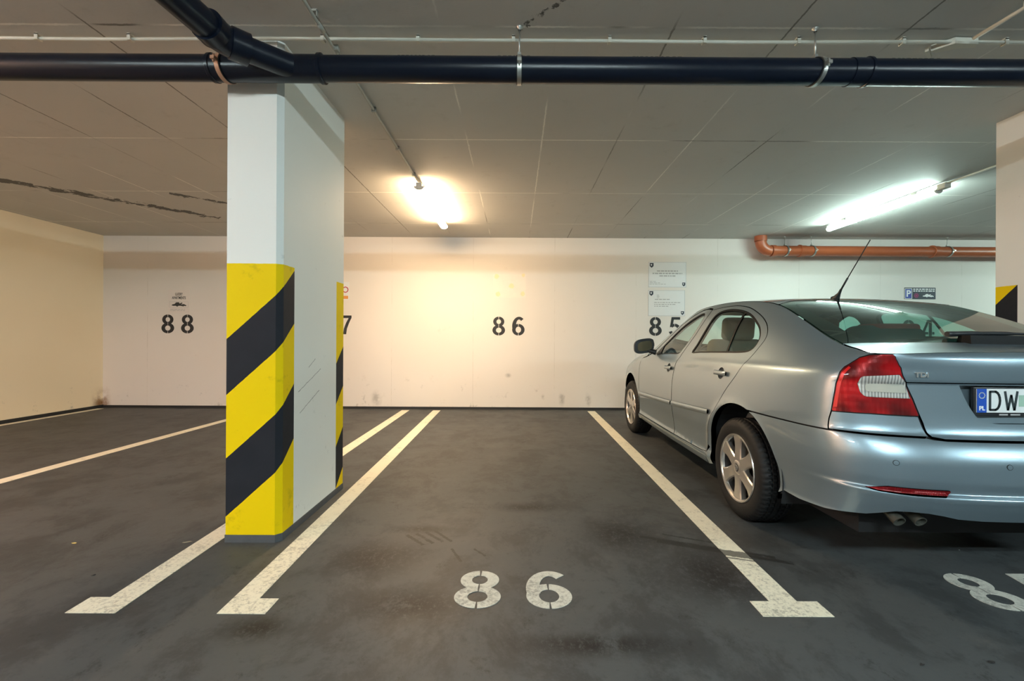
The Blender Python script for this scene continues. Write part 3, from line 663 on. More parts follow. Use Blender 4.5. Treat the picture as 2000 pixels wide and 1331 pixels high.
# first crossing scanning upward
_zz=np.linspace(.6,1.5,181); _G=np.array([_F(_sg,z+0*_sg) for z in _zz])
_ZT=np.zeros(len(_sg))
for i in range(len(_sg)):
    c=np.where((_G[:-1,i]<0)&(_G[1:,i]>=0))[0]
    k=c[0] if len(c) else 0
    g0,g1=_G[k,i],_G[k+1,i]
    _ZT[i]=_zz[k]+(_zz[k+1]-_zz[k])*(-g0/(g1-g0)) if len(c) else ZK(CE(_sg[i]))
_ker=np.ones(5)/5; _ZT[2:-2]=np.convolve(_ZT,_ker,'valid')
def ZTOP(s): return np.interp(s,_sg,_ZT)
CXW=2.28;CYW=1.81
# ================= the car
SO = lambda e: float(s_of_eta(e))
def es(pts): return [(SO(e), z) for e, z in pts]
def f_side(sgn, lift=0):
    def f(uv):
        uv = np.asarray(uv, float); p = P1(np.abs(uv[:, 0]), uv[:, 1]); s = np.where(uv[:, 0] < 0, -1, 1) if sgn == 0 else sgn
        p = p.copy(); p[:, 0] *= s; return p
    return f
def f_top(uv):
    uv = np.asarray(uv, float); return np.stack([uv[:, 0], uv[:, 1], T(uv[:, 0], uv[:, 1])], -1)
def normals(f, uv, top):
    d = 2e-3; a = f(uv+[d, 0])-f(uv-[d, 0]); b = f(uv+[0, d])-f(uv-[0, d]); n = np.cross(a, b); n /= np.linalg.norm(n, axis=1)[:, None]+1e-12
    p = f(uv); ref = np.zeros_like(p)
    if top: ref[:, 2] = 1
    else: ref[:, 0] = p[:, 0]; ref[:, 1] = p[:, 1]-np.clip(p[:, 1], .7, 3.8); ref[:, 2] = .0
    n *= np.where((n*ref).sum(1) < 0, -1, 1)[:, None]; return p, n
def dens(poly, step=.022):
    out = []
    for (a, b) in zip(poly, poly[1:]+poly[:1]):
        n = max(1, int(math.ceil(math.hypot(a[0]-b[0], a[1]-b[1])/step)))
        out += [(a[0]+(b[0]-a[0])*k/n, a[1]+(b[1]-a[1])*k/n) for k in range(n)]
    return out
def rnd_poly(poly, n=6, t=.5):
    """closed smooth curve through the points"""
    out = []; N = len(poly)
    for i in range(N):
        p0, p1, p2, p3 = [np.array(poly[(i+k) % N]) for k in (-1, 0, 1, 2)]
        for k in range(n):
            u = k/n; out.append(tuple(.5*((2*p1)+(-p0+p2)*u+(2*p0-5*p1+4*p2-p3)*u*u+(-p0+3*p1-3*p2+p3)*u**3)))
    return out
def curve(pts, n=8):
    """open smooth curve"""
    out = []; N = len(pts)
    for i in range(N-1):
        p1, p2 = np.array(pts[i]), np.array(pts[i+1]); p0 = np.array(pts[i-1]) if i else 2*p1-p2; p3 = np.array(pts[i+2]) if i+2 < N else 2*p2-p1
        for k in range(n):
            u = k/n; out.append(tuple(.5*((2*p1)+(-p0+p2)*u+(2*p0-5*p1+4*p2-p3)*u*u+(-p0+3*p1-3*p2+p3)*u**3)))
    out.append(tuple(pts[-1])); return out
def fillet(poly, rad, n=5):
    """rad: radius per corner (0 keeps it sharp)"""
    out = []; N = len(poly)
    for i in range(N):
        r = rad if not isinstance(rad, dict) else rad.get(i, 0)
        p = np.array(poly[i], float); a = np.array(poly[i-1], float)-p; b = np.array(poly[(i+1) % N], float)-p
        la, lb = np.linalg.norm(a), np.linalg.norm(b); r = min(r, la*.45, lb*.45)
        if r <= 0: out.append(tuple(p)); continue
        q0 = p+a/la*r; q1 = p+b/lb*r
        for k in range(n+1):
            u = k/n; out.append(tuple((1-u)**2*q0+2*u*(1-u)*p+u*u*q1))
    return out
def area(P): return .5*sum(a[0]*b[1]-b[0]*a[1] for a, b in zip(P, P[1:]+P[:1]))
def inset(poly, d):
    P = [poly[0]]
    for p in poly[1:]:
        if math.hypot(p[0]-P[-1][0], p[1]-P[-1][1]) > 1e-5: P.append(p)
    s = 1 if area(P) > 0 else -1; N = len(P); out = []
    for i in range(N):
        p = np.array(P[i]); a = p-np.array(P[i-1]); b = np.array(P[(i+1) % N])-p
        a = a/(np.linalg.norm(a)+1e-12); b = b/(np.linalg.norm(b)+1e-12)
        n = np.array([-a[1]-b[1], a[0]+b[0]])*s; L = np.linalg.norm(n)
        if L < 1e-6: n = np.array([-a[1], a[0]])*s; L = 1
        n /= L; c = max(.45, float(np.dot(n, np.array([-a[1], a[0]])*s)))
        out.append(tuple(p+n*d/c))
    return out
def inside(P, poly):
    x, y = P[:, 0], P[:, 1]; r = np.zeros(len(P), bool); a = np.array(poly); b = np.roll(a, -1, 0)
    for (x1, y1), (x2, y2) in zip(a, b):
        if y1 == y2: continue
        c = ((y1 > y) != (y2 > y)) & (x < (x2-x1)*(y-y1)/(y2-y1)+x1); r ^= c
    return r
class PM:
    def __init__(s): s.v = []; s.n = []; s.f = []; s.mi = []; s.nv = 0
    def add(s, V, Nn, F, mi=0):
        s.v.append(V); s.n.append(Nn); s.f += [[i+s.nv for i in f] for f in F]; s.mi += [mi]*len(F); s.nv += len(V)
    def patch(s, f, poly, holes=(), grid=.028, off=0., lip=.010, hlip=None, mi=0, top=False, step=.022, bulge=None):
        loops = [dens(poly, step)]+[dens(list(h), step) for h in holes]
        B = np.concatenate([np.array(l) for l in loops]); lo = B.min(0); hi = B.max(0)
        gx = np.arange(lo[0]+grid*.5, hi[0], grid); gy = np.arange(lo[1]+grid*.5, hi[1], grid)
        G = np.array([(x+(grid*.25 if j % 2 else -grid*.25), y) for j, y in enumerate(gy) for x in gx]).reshape(-1, 2)
        if len(G):
            k = inside(G, loops[0])
            for h in loops[1:]: k &= ~inside(G, h)
            G = G[k]
        if len(G):
            d2 = np.full(len(G), 9.)
            for q in range(0, len(B), 64): d2 = np.minimum(d2, ((G[:, None]-B[None, q:q+64])**2).sum(2).min(1))
            G = G[d2 > (grid*.5)**2]
        ed = []; o = 0
        for l in loops: ed += [(o+i, o+(i+1) % len(l)) for i in range(len(l))]; o += len(l)
        A = np.concatenate([B, G]) if len(G) else B
        if bulge is not None:
            f_b = f
            def f(q, f_b=f_b, bg=bulge):
                pp, nn = normals(f_b, q, top); return pp+nn*(off+bg(q))[:, None]
            bulge = None; off_ = 0.
        else: off_ = off
        vs, _, fs, _, _, _ = delaunay_2d_cdt([Vector(p) for p in A], ed, [], 0, 1e-6)
        uv = np.array([(p.x, p.y) for p in vs]); fs = np.array(fs); c = uv[fs].mean(1)
        k = inside(c, loops[0])
        for h in loops[1:]: k &= ~inside(c, h)
        fs = fs[k]; p, n = normals(f, uv, top)
        p = p+n*off_
        t = p[fs]; fn = np.cross(t[:, 1]-t[:, 0], t[:, 2]-t[:, 0]); fl = (fn*n[fs[:, 0]]).sum(1) < 0
        fs = [list(q[::-1]) if r else list(q) for q, r in zip(fs, fl)]
        s.add(p, n, fs, mi)
        for i, l in enumerate(loops):
            L = lip if i == 0 else (lip if hlip is None else hlip)
            if not L: continue
            uvl = np.array(l); p, n = normals(f, uvl, top)
            p = p+n*off_; q = p-n*L; m = len(l)
            tn = np.roll(p, -1, 0)-np.roll(p, 1, 0); ln = np.cross(tn, n); ln /= np.linalg.norm(ln, axis=1)[:, None]+1e-9
            s.add(np.concatenate([p, q]), np.concatenate([ln, ln]), [[a, (a+1) % m, m+(a+1) % m, m+a] for a in range(m)], mi)
        return s
    def build(s, name, mats, parent=None):
        me = bpy.data.meshes.new(name); V = np.concatenate(s.v); me.from_pydata(V.tolist(), [], s.f)
        for p, m in zip(me.polygons, s.mi): p.material_index = m; p.use_smooth = True
        me.normals_split_custom_set_from_vertices(np.concatenate(s.n).tolist())
        return link(name, me, mats, parent)
# ---- car materials
t = NT('silver blue car paint'); n = t.noise(900, 2)
M['paint'] = t.done(t.mix(n, (.235, .315, .37), (.30, .385, .44)), .37, .72, Coat_Weight=1.0, Coat_Roughness=.03, Coat_IOR=1.55)
M['trim_black'] = plain('black car trim', (.014, .016, .019), .4)
M['seal'] = plain('window seal', (.008, .009, .010), .5, Specular_IOR_Level=.2)
M['ceramic'] = plain('black glass border', (.006, .009, .011), .06)
M['under'] = plain('dark underside', (.010, .010, .011), .8)
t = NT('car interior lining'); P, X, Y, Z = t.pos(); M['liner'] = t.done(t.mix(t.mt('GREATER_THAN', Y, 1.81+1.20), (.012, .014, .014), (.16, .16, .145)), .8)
M['roof_liner'] = plain('car roof lining', (.10, .115, .10), .85)
M['seat'] = plain('seat fabric', (.17, .155, .13), .85)
M['dash'] = plain('dashboard plastic', (.03, .033, .034), .6)
M['tyre'] = plain('tyre rubber', (.0085, .0092, .010), .62, var=.3, scale=30, Specular_IOR_Level=.3)
M['alloy'] = plain('wheel alloy', (.62, .60, .57), .26, .85, var=.06)
M['alloy_dark'] = plain('dark wheel recess', (.03, .031, .033), .5, .4)  # dark centre cap; on the barrel, shade between spokes put into the colour
M['disc'] = plain('brake disc', (.07, .068, .065), .45, .8)
M['chrome'] = plain('chrome', (.8, .82, .84), .08, 1.0, var=.02)
M['exhaust'] = plain('dull exhaust steel', (.13, .13, .11), .45, .7)
def glass_mat(name, tint, ior=1.5, boost=0.0):
    m = bpy.data.materials.new(name); m.use_nodes = True; nt = m.node_tree; nt.nodes.remove(nt.nodes['Principled BSDF'])
    tr = nt.nodes.new('ShaderNodeBsdfTransparent'); tr.inputs[0].default_value = (*tint, 1)
    gl = nt.nodes.new('ShaderNodeBsdfGlossy'); gl.inputs['Roughness'].default_value = .01; gl.inputs[0].default_value = (.92, 1, 1, 1)
    lw = nt.nodes.new('ShaderNodeLayerWeight'); lw.inputs[0].default_value = .5
    fr = nt.nodes.new('ShaderNodeMath'); fr.operation = 'POWER'; fr.inputs[1].default_value = 4.2; nt.links.new(lw.outputs['Facing'], fr.inputs[0])
    ad = nt.nodes.new('ShaderNodeMath'); ad.operation = 'MULTIPLY_ADD'; ad.inputs[1].default_value = .92-boost; ad.inputs[2].default_value = .045+boost; ad.use_clamp = True
    mx = nt.nodes.new('ShaderNodeMixShader'); nt.links.new(fr.outputs[0], ad.inputs[0]); nt.links.new(ad.outputs[0], mx.inputs[0])
    nt.links.new(tr.outputs[0], mx.inputs[1]); nt.links.new(gl.outputs[0], mx.inputs[2]); nt.links.new(mx.outputs[0], nt.nodes['Material Output'].inputs[0]); return m
M['glass'] = glass_mat('green tinted side glass', (.82, .94, .89), 1.5, .02)
M['glass_rear'] = glass_mat('green tinted rear glass', (.33, .68, .60), 1.55, .03)
def lamp_mat(name, a, b, rib, rough=.3, metal=.2, rc=0., coat=.6):
    t = NT(name); P, X, Y, Z = t.pos(); n = t.noise(9, 1); f = t.mt('FRACT', t.mt('MULTIPLY', X, rib)); f = t.mt('ABSOLUTE', t.mt('SUBTRACT', f, .5))
    g = t.mt('ABSOLUTE', t.mt('SUBTRACT', t.mt('FRACT', t.mt('MULTIPLY', Z, rib*.5)), .5))
    fac = t.ramp(n, .30, .70)
    if rc: fac = t.ramp(f, .12, .34)
    return t.done(t.mix(fac, a, b), rough, metal, t.mt('ADD', f, t.mt('MULTIPLY', g, .4)), .5, .006, Coat_Weight=coat, Coat_Roughness=.02, Specular_IOR_Level=.2)
M['lamp_red'] = lamp_mat('red tail lamp lens', (.09, .0006, .0015), (.46, .004, .007), 60)
M['lamp_red_edge'] = plain('bright red lamp edge', (.75, .012, .010), .25, .2, Coat_Weight=1.0)
M['lamp_clear'] = lamp_mat('clear lamp lens', (.42, .425, .41), (.86, .85, .81), 95, .2, .5, 1., 1.)
M['reflector'] = lamp_mat('red reflector', (.15, .002, .004), (.22, .003, .006), 120)
car = empty('car', (CXW, CYW+1.0+1.289, 0), label='silver blue sedan parked nose first against the back wall in bay 85', cat='car')
CARM = Matrix.Translation((CXW, CYW, 0)); PARENTS = []
def put(o):   # car-space mesh -> its place
    o.parent = car; o.location = Vector((CXW, CYW, 0))-Vector(car.location); return o
def sub(o, par): o.parent = par; return o
AC, AZ, AR = .957, .345, .386          # rear arch opening
FC = 3.578-.03
def arc(c, z, r, a0, a1, n=22): return [(c+r*math.cos(R(a0+(a1-a0)*k/n)), z+r*math.sin(R(a0+(a1-a0)*k/n))) for k in range(n+1)]
def arch_at(c, zcut, side): # angle where the arch circle meets height zcut; side +1 front, -1 rear
    a = math.degrees(math.asin(max(-1, min(1, (zcut-AZ)/AR)))); return a if side > 0 else 180-a
G_ = .0026
# window outlines (eta, z)
RWIN = [(1.815, 1.030), (1.785, 1.10), (1.762, 1.18), (1.746, 1.25), (1.738, 1.305), (1.715, 1.345), (1.655, 1.368), (1.56, 1.373), (1.45, 1.367), (1.31, 1.345), (1.185, 1.310), (1.075, 1.262), (.995, 1.218), (.940, 1.168), (.922, 1.125), (.932, 1.085), (.975, 1.060), (1.08, 1.050), (1.23, 1.046), (1.45, 1.040), (1.65, 1.034)]
FWIN = [(2.10, 1.012), (2.04, 1.06), (1.995, 1.11), (1.950, 1.18), (1.928, 1.25), (1.925, 1.31), (1.945, 1.352), (2.005, 1.369), (2.08, 1.356), (2.20, 1.312), (2.35, 1.243), (2.50, 1.155), (2.61, 1.088), (2.72, 1.015), (2.745, .992), (2.70, .984), (2.55, .990), (2.30, 1.003)]
DOOR_R_TOP = [(1.872, 1.388), (1.70, 1.398), (1.496, 1.396), (1.31, 1.370), (1.145, 1.322), (1.01, 1.268), (.917, 1.210), (.872, 1.150), (.885, 1.085), (.925, 1.006), (1.0, .905), (1.091, .818), (1.17, .735), (1.246, .64)]
def panels(sgn):
    L = sgn < 0; f = f_side(sgn); tagp = (lambda o: put(o))
    ztop = lambda s: float(ZTOP(s))
    a0 = arch_at(AC, .640, 1)
    # rear door
    lowr = arc(AC, AZ, AR+.035, 38, 4, 8)
    rd = es(curve(DOOR_R_TOP, 4)+[(x, z) for x, z in lowr if x > 1.25]+fillet([(1.36, .36), (1.40, .318), (1.50, .305)], .0)[1:]+[(2.072, .300), (2.097, .45), (2.098, .60), (2.088, .77), (2.055, .93), (2.012, 1.02), (1.955, 1.10), (1.90, 1.18), (1.868, 1.27), (1.860, 1.34)])
    rw = es(rnd_poly(RWIN, 3)); fw = es(rnd_poly(FWIN, 3))
    def cup_poly(ec, zc_): return es([(ec+.006+.042*math.cos(a), zc_+.040*math.sin(a)) for a in [2*math.pi*k/28 for k in range(28)]])
    CR, CF = (1.188, .908), (2.205, .880)
    pm = PM().patch(f, inset(rd, G_), [rw, cup_poly(*CR)], lip=.014, hlip=.006)
    d = put(pm.build('rear_door', M['paint']))
    # front door
    fd = es([(2.076, .300), (2.101, .45), (2.102, .60), (2.092, .77), (2.059, .93), (2.016, 1.02), (1.959, 1.10), (1.904, 1.18), (1.872, 1.27), (1.864, 1.34), (1.876, 1.388)]+curve([(1.96, 1.402), (2.08, 1.395), (2.22, 1.352), (2.40, 1.268), (2.60, 1.158), (2.80, 1.045), (2.90, .990), (3.02, .955)], 4)+curve([(3.16, .93), (3.185, .88), (3.168, .70), (3.160, .55), (3.175, .40), (3.172, .300)], 4))
    pm = PM().patch(f, inset(fd, G_), [fw, cup_poly(*CF)], lip=.014, hlip=.006); fdo = put(pm.build('front_door', M['paint']))
    # windows
    for par, wn, nm in ((d, rw, 'rear_door_window'), (fdo, fw, 'front_door_window')):
        s_ = PM().patch(f, inset(wn, .001), [inset(wn, .013)], off=-.003, lip=.008, hlip=.008, grid=.05)
        sub(s_.build('window_seal', M['seal']), par)
        sub(PM().patch(f, inset(wn, .011), [], off=-.007, lip=0, grid=.05).build(nm, M['glass']), par)
    # divider bar in the rear window
    dv = es([(1.312, 1.34), (1.292, 1.34), (1.226, 1.052), (1.246, 1.052)])
    sub(PM().patch(f, dv, off=-.002, lip=.006, grid=.05).build('window_divider', M['seal']), d)
    # mirror triangle
    tr = es([(2.60, .992), (2.745, .990), (2.62, 1.075)]); sub(PM().patch(f, tr, off=-.001, lip=.008, grid=.05).build('mirror_base_trim', M['trim_black']), fdo)
    # mouldings
    for par, (e0, e1, z0, z1) in ((d, (1.345, 2.085, .617, .573)), (fdo, (2.110, 3.155, .573, .531))):
        q = es(fillet([(e0, z0-.018), (e1, z1-.022), (e1, z1+.022), (e0, z0+.018)], .008, 3))
        zm = lambda uv, e0=SO(e0), e1=SO(e1), z0=z0, z1=z1: (uv[:, 1]-(z0+(z1-z0)*(uv[:, 0]-e0)/(e1-e0)))/.022
        sub(PM().patch(f, q, off=.004, lip=.013, grid=.012, step=.012, bulge=lambda uv, zm=zm: .011*np.clip(1-np.abs(zm(uv))**3, 0, 1)).build('side_moulding', M['paint']), par)
    # handles
    for par, ec, zc_ in ((d, 1.188, .908), (fdo, 2.205, .880)):
        cup = cup_poly(ec, zc_)
        cc = np.array([np.mean([p[0] for p in cup]), np.mean([p[1] for p in cup])])
        bul = lambda uv, cc=cc: -.013*np.clip(1-(((uv[:, 0]-cc[0])/.044)**2+((uv[:, 1]-cc[1])/.042)**2), 0, 1)**.6
        sub(PM().patch(f, cup, off=-.0005, lip=0, grid=.01, step=.01, bulge=bul).build('handle_recess', M['paint_shaded']), par)
        hb = es(fillet([(ec-.085, zc_-.017), (ec+.085, zc_-.015), (ec+.085, zc_+.017), (ec-.085, zc_+.015)], .013, 4))
        c2 = np.array([np.mean([p[0] for p in hb]), np.mean([p[1] for p in hb])])
        bl = lambda uv, c2=c2: .014*np.sqrt(np.clip(1-((uv[:, 1]-c2[1])/.018)**2, 0, 1))*np.clip(1.15-((uv[:, 0]-c2[0])/.09)**4, 0, 1)
        sub(PM().patch(f, hb, off=.012, lip=.012, grid=.008, step=.01, bulge=bl).build('door_handle', M['paint']), par)
    # quarter panel with C pillar and roof rail
    kk = [(s, ztop(s)-.0015) for s in np.linspace(.660, SO(3.06), 110)]
    down = es([(3.03, .972), (2.90, 1.000), (2.80, 1.055), (2.60, 1.168), (2.40, 1.278), (2.22, 1.362), (2.08, 1.403), (1.96, 1.409), (1.876, 1.398)])
    dr = es([(x, z) for x, z in curve(DOOR_R_TOP, 4)]+[(x, z) for x, z in lowr if x > 1.25]+[(1.36, .36), (1.40, .318), (1.50, .305), (2.2, .297), (3.19, .297), (3.19, .245), (2.2, .225), (1.42, .225), (1.325, .245)])
    aa = es(arc(AC, AZ, AR, -10, arch_at(AC, .712, -1), 26))
    ql = kk+down+dr+aa+[(SO(.66), .711), (1.1, .7115), (.868, .711), (.858, .76), (.846, .800), (.836, .892), (.833, .985), (.826, 1.010), (.800, 1.035), (.772, 1.057), (.713, 1.0705), (.662, 1.073)]
    pm = PM().patch(f, inset(ql, G_*.8), lip=.012)
    # arch lip turning inward
    put(pm.build('body_side', M['paint']))
    for c in (AC, FC):
        b = PM(); lipc = es(arc(c, AZ, AR, -12 if c == AC else -12, 192, 40)); p, n = normals(f, np.array(lipc), False)
        q = p.copy(); q[:, 0] -= sgn*.035; m = len(p)
        rad = np.stack([0*p[:, 0], c-p[:, 1], AZ-p[:, 2]], -1); rad /= np.linalg.norm(rad, axis=1)[:, None]
        b.add(np.concatenate([p, q]), np.concatenate([rad, rad]), [[i, i+1, m+i+1, m+i] for i in range(m-1)]); put(b.build('arch_lip', M['paint']))
    # front fender
    ff = [(s, ztop(s)-.0015) for s in np.linspace(SO(3.07), SO(4.02), 40)]
    ffl = es([(3.05, .958), (3.163, .935), (3.189, .88), (3.172, .70), (3.164, .55), (3.179, .40), (3.176, .26)])[::1]
    fa = es(arc(FC, AZ, AR, 190, 0, 30)); fa = [q for q in fa if q[0] > SO(3.178)]
    fen = ff+[(SO(4.06), .70), (SO(4.0), .62), (SO(3.95), .50), (SO(3.94), .34)]+fa[::-1]+ffl[::-1]
    put(PM().patch(f, inset(fen, G_), lip=.012).build('front_fender', M['paint']))
    # corner panel under the lamp
    cp = [(.864, .714), (.855, .76), (.843, .797), (.676, .7995), (.497, .797), (.487, .76), (.478, .725), (.474, .714)] 
    put(PM().patch(f, inset(cp, G_*.6), lip=.02).build('corner_panel', M['paint']))
    # tail lamp
    tl = fillet([(.566, 1.0725), (.62, 1.0725), (.659, 1.069), (.712, 1.0665), (.769, 1.053), (.797, 1.031), (.822, 1.007), (.829, .983), (.832, .892), (.842, .7995), (.676, .802), (.495, .800), (.523, .880), (.552, .947), (.570, .977), (.580, .999), (.587, 1.027), (.584, 1.053)], {9: .008, 11: .008}, 4)
    tl = inset(tl, .0015)
    clr = fillet([(.733, .970), (.669, .976), (.584, .983), (.553, .950), (.528, .876), (.637, .876), (.703, .877), (.722, .897), (.737, .935)], {0: .02, 6: .02}, 4)
    dome = lambda uv: .006+.0*uv[:, 0]
    pm = PM().patch(f, tl, [clr], off=.004, lip=.02, hlip=.004, grid=.02); to = put(pm.build('tail_lamp', M['lamp_red']))
    sub(PM().patch(f, inset(clr, .001), [], off=.004, lip=0, grid=.02).build('clear_lens', M['lamp_clear']), to)
    inn = fillet([(.705, .936), (.560, .942), (.543, .900), (.700, .902)], .012, 3)
    sub(PM().patch(f, inn, off=.0065, lip=.003, grid=.02).build('indicator_lens', M['indicator']), to)
    eg = [(.835, .82), (.826, .90), (.822, .98), (.803, 1.012), (.790, 1.006), (.806, .975), (.810, .90), (.817, .82)]
    sub(PM().patch(f, eg, off=.0055, lip=.0, grid=.02).build('lamp_edge_strip', M['lamp_red_edge']), to)
    rim_ = PM().patch(f, inset(tl, -.004), [inset(tl, .001)], off=.0025, lip=.01, hlip=.003, grid=.05); sub(rim_.build('lamp_gasket', M['seal']), to)
    # reflector
    rf = fillet([(.745, .4755), (.655, .495), (.434, .499), (.449, .472), (.619, .470), (.70, .470)], {0: .01, 2: .008, 3: .008}, 3)
    rfo = put(PM().patch(f, rf, off=.006, lip=.012, grid=.02).build('reflector', M['reflector']))
    # dark shell behind the gaps and lining inside
    shell = [(s, ztop(s)-.004) for s in np.linspace(.40, SO(3.30), 90)]+[(SO(3.30), .30), (SO(3.18), .27)]+[(SO(1.36), .27)]+es(arc(AC, AZ, AR+.004, -8, 188, 24))+[(SO(.5), .40), (.40, .40)]
    ho = [inset(rw, .004), inset(fw, .004)]
    put(PM().patch(f, shell, ho, off=-.016, lip=0, grid=.06).build('inner_shell', M['under']))
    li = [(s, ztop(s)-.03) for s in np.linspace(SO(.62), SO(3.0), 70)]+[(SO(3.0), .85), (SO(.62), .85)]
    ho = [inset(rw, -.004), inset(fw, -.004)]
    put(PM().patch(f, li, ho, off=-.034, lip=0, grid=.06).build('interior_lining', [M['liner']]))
M['paint_shaded'] = plain('shaded body paint', (.10, .125, .145), .35, .6)  # body paint darkened: shade of the recess put into the colour
M['indicator'] = plain('pale indicator lens', (.70, .70, .62), .15, .5, Coat_Weight=1.0)
panels(-1); panels(1)
f0 = f_side(0)
# rear bumper, one piece around both corners
half = es(arc(AC, AZ, AR, arch_at(AC, .705, -1), 186, 18))          # down the arch
bot = [(SO(.54), .325), (1.05, .318), (.90, .322), (.826, .330), (.72, .345), (.67, .362), (.62, .380), (.57, .386), (.50, .386), (.44, .378), (.38, .366), (.28, .361), (.0, .360)]
rt = [(SO(.645), .7065), (1.10, .7075), (.868, .7065), (.70, .7085), (.49, .709), (.47, .7045), (.42, .7015), (.2, .7005), (0, .7005)]
right = [(s, z) for s, z in rt[::-1]]+half+bot            # from centre top, out, down, back to the centre bottom
left = [(-s, z) for s, z in right[::-1]]
bp = right[:-1]+left[:-1] if False else right+left[1:-1]
put(PM().patch(f0, inset(bp, .001), lip=.03, grid=.016, step=.016).build('rear_bumper', M['paint']))
# tailgate lower and upper skins with the plate recess
rec = fillet([(.338, .940), (.303, .858), (.263, .792), (.203, .774), (-.203, .774), (-.263, .792), (-.303, .858), (-.338, .940)], {0: .004, 1: .03, 2: .03, 3: .05, 4: .05, 5: .03, 6: .03, 7: .004}, 5)
lidside = [(.5475, .9475), (.516, .875), (.490, .800), (.480, .770), (.473, .731), (.462, .714), (.42, .7075)]
low = [(s, z) for s, z in lidside]+[(0, .7065)]+[(-s, z) for s, z in lidside[::-1]]
recw = [(s, z) for s, z in rec]
pm = PM().patch(f0, inset(low, .0018), [recw], lip=.012, hlip=.045, grid=.013, step=.013)
pm.patch(f0, inset(recw, -.002), off=-.040, lip=0)
up = [(.5485, .9500), (.566, .978), (.576, 1.0), (.583, 1.027), (.580, 1.053), (.562, 1.0735)]
upp = up+[(s, float(ZTOP(abs(s)))-.0008) for s in np.linspace(.54, -.54, 50)]+[(-s, z) for s, z in up[::-1]]
pm.patch(f0, inset(upp, .0005), lip=.012)
# deck in front of the rear glass
K = [(s, ZTOP(s)) for s in np.linspace(0.0, SO(3.10), 150)]
KP = [P1(np.array([s]), np.array([z]))[0] for s, z in K]
kpos = [(float(p[0]), float(p[1])) for p in KP]
def glass_bottom(x): return .352+.052*(abs(x)/.64)**2
def glass_top(x): return 1.262-.225*(abs(x)/.565)**2.2
kd = [q for q in kpos if q[1] < glass_bottom(q[0])-.001]
xe = kd[-1][0]
deck = kd+[(x, glass_bottom(x)-.002) for x in np.linspace(xe, -xe, 30)]+[(-x, e) for x, e in kd[::-1][:-1]]
pm.patch(f_top, inset(deck, .0006), lip=.01, top=True)
tg = put(pm.build('tailgate', M['paint']))
# recess bottom light shelf shadow gap: plate
kg = [q for q in kpos if glass_bottom(q[0])+.001 < q[1] < glass_top(q[0])]
gp = [(q[0]-.003, q[1]) for q in kg]
xt = gp[-1][0]; xb = gp[0][0]
gl = gp+[(x, glass_top(x)) for x in np.linspace(xt-.005, -xt+.005, 30)]+[(-x, e) for x, e in gp[::-1]]+[(x, glass_bottom(x)+.004) for x in np.linspace(-xb+.005, xb-.005, 30)]
inn_r = [(x-.105-.05*max(0, (.8-e)), e) for x, e in gp if .462 < e < 1.10]
inn = inn_r+[(x, 1.205-.24*(abs(x)/.565)**2.2) for x in np.linspace(inn_r[-1][0]-.02, -inn_r[-1][0]+.02, 24)]+[(-x, e) for x, e in inn_r[::-1]]+[(x, .415+.05*(abs(x)/.6)**2) for x in np.linspace(-inn_r[0][0]+.02, inn_r[0][0]-.02, 24)]
inn = fillet(inn, .004, 1)
rg = PM().patch(f_top, inset(gl, .001), [], off=-.001, lip=.006, grid=.04, top=True); 
rgo = put(rg.build('rear_window', M['glass_rear']))
sub(PM().patch(f_top, inset(gl, .003), [inn], off=-.006, lip=0, grid=.04, top=True).build('black_border', M['ceramic']), rgo)
# roof
kr = [(q[0]-.0006, q[1]) for q in kpos if q[1] > glass_top(q[0])+.004 and q[1] < 2.42]
wt = lambda x: 2.47-.16*(abs(x)/.6)**2
kr = [q for q in kr if q[1] < wt(q[0])]
roof = kr+[(x, wt(x)) for x in np.linspace(kr[-1][0]-.01, -kr[-1][0]+.01, 30)]+[(-x, e) for x, e in kr[::-1]]+[(x, glass_top(x)+.005) for x in np.linspace(-kr[0][0]+.01, kr[0][0]-.01, 30)]
ro = put(PM().patch(f_top, roof, lip=.008, top=True).build('roof', M['paint']))
rl = [(x*.93, e) for x, e in roof]
put(PM().patch(f_top, rl, off=-.04, lip=0, grid=.08, top=True).build('headliner', M['roof_liner']))
# windscreen, bonnet
kw = [(q[0]-.002, q[1]) for q in kpos if q[1] > wt(q[0])+.003 and q[1] < 3.04]
wb = lambda x: 3.22-.30*(abs(x)/.66)**2
kw = [q for q in kw if q[1] < wb(q[0])]
ws = kw+[(x, wb(x)) for x in np.linspace(kw[-1][0]-.01, -kw[-1][0]+.01, 30)]+[(-x, e) for x, e in kw[::-1]]+[(x, wt(x)+.004) for x in np.linspace(-kw[0][0]+.01, kw[0][0]-.01, 30)]
wso = put(PM().patch(f_top, ws, off=-.001, lip=.006, grid=.05, top=True).build('windscreen', M['glass']))
wi = inset(ws, .05); sub(PM().patch(f_top, inset(ws, .002), [wi], off=-.005, lip=0, grid=.06, top=True).build('black_border', M['ceramic']), wso)
Kf = [P1(np.array([s]), np.array([float(ZTOP(s))]))[0] for s in np.linspace(SO(2.93), SMAX, 120)]
kb = [(max(0., float(p[0])), float(p[1])) for p in Kf]
kb = [q for q in kb if q[1] > wb(q[0])+.005]
bon = kb+[(-x, e) for x, e in kb[::-1][1:]]+[(x, wb(x)+.006) for x in np.linspace(-kb[0][0]+.01, kb[0][0]-.01, 30)]
put(PM().patch(f_top, bon, lip=.01, top=True).build('bonnet', M['paint']))
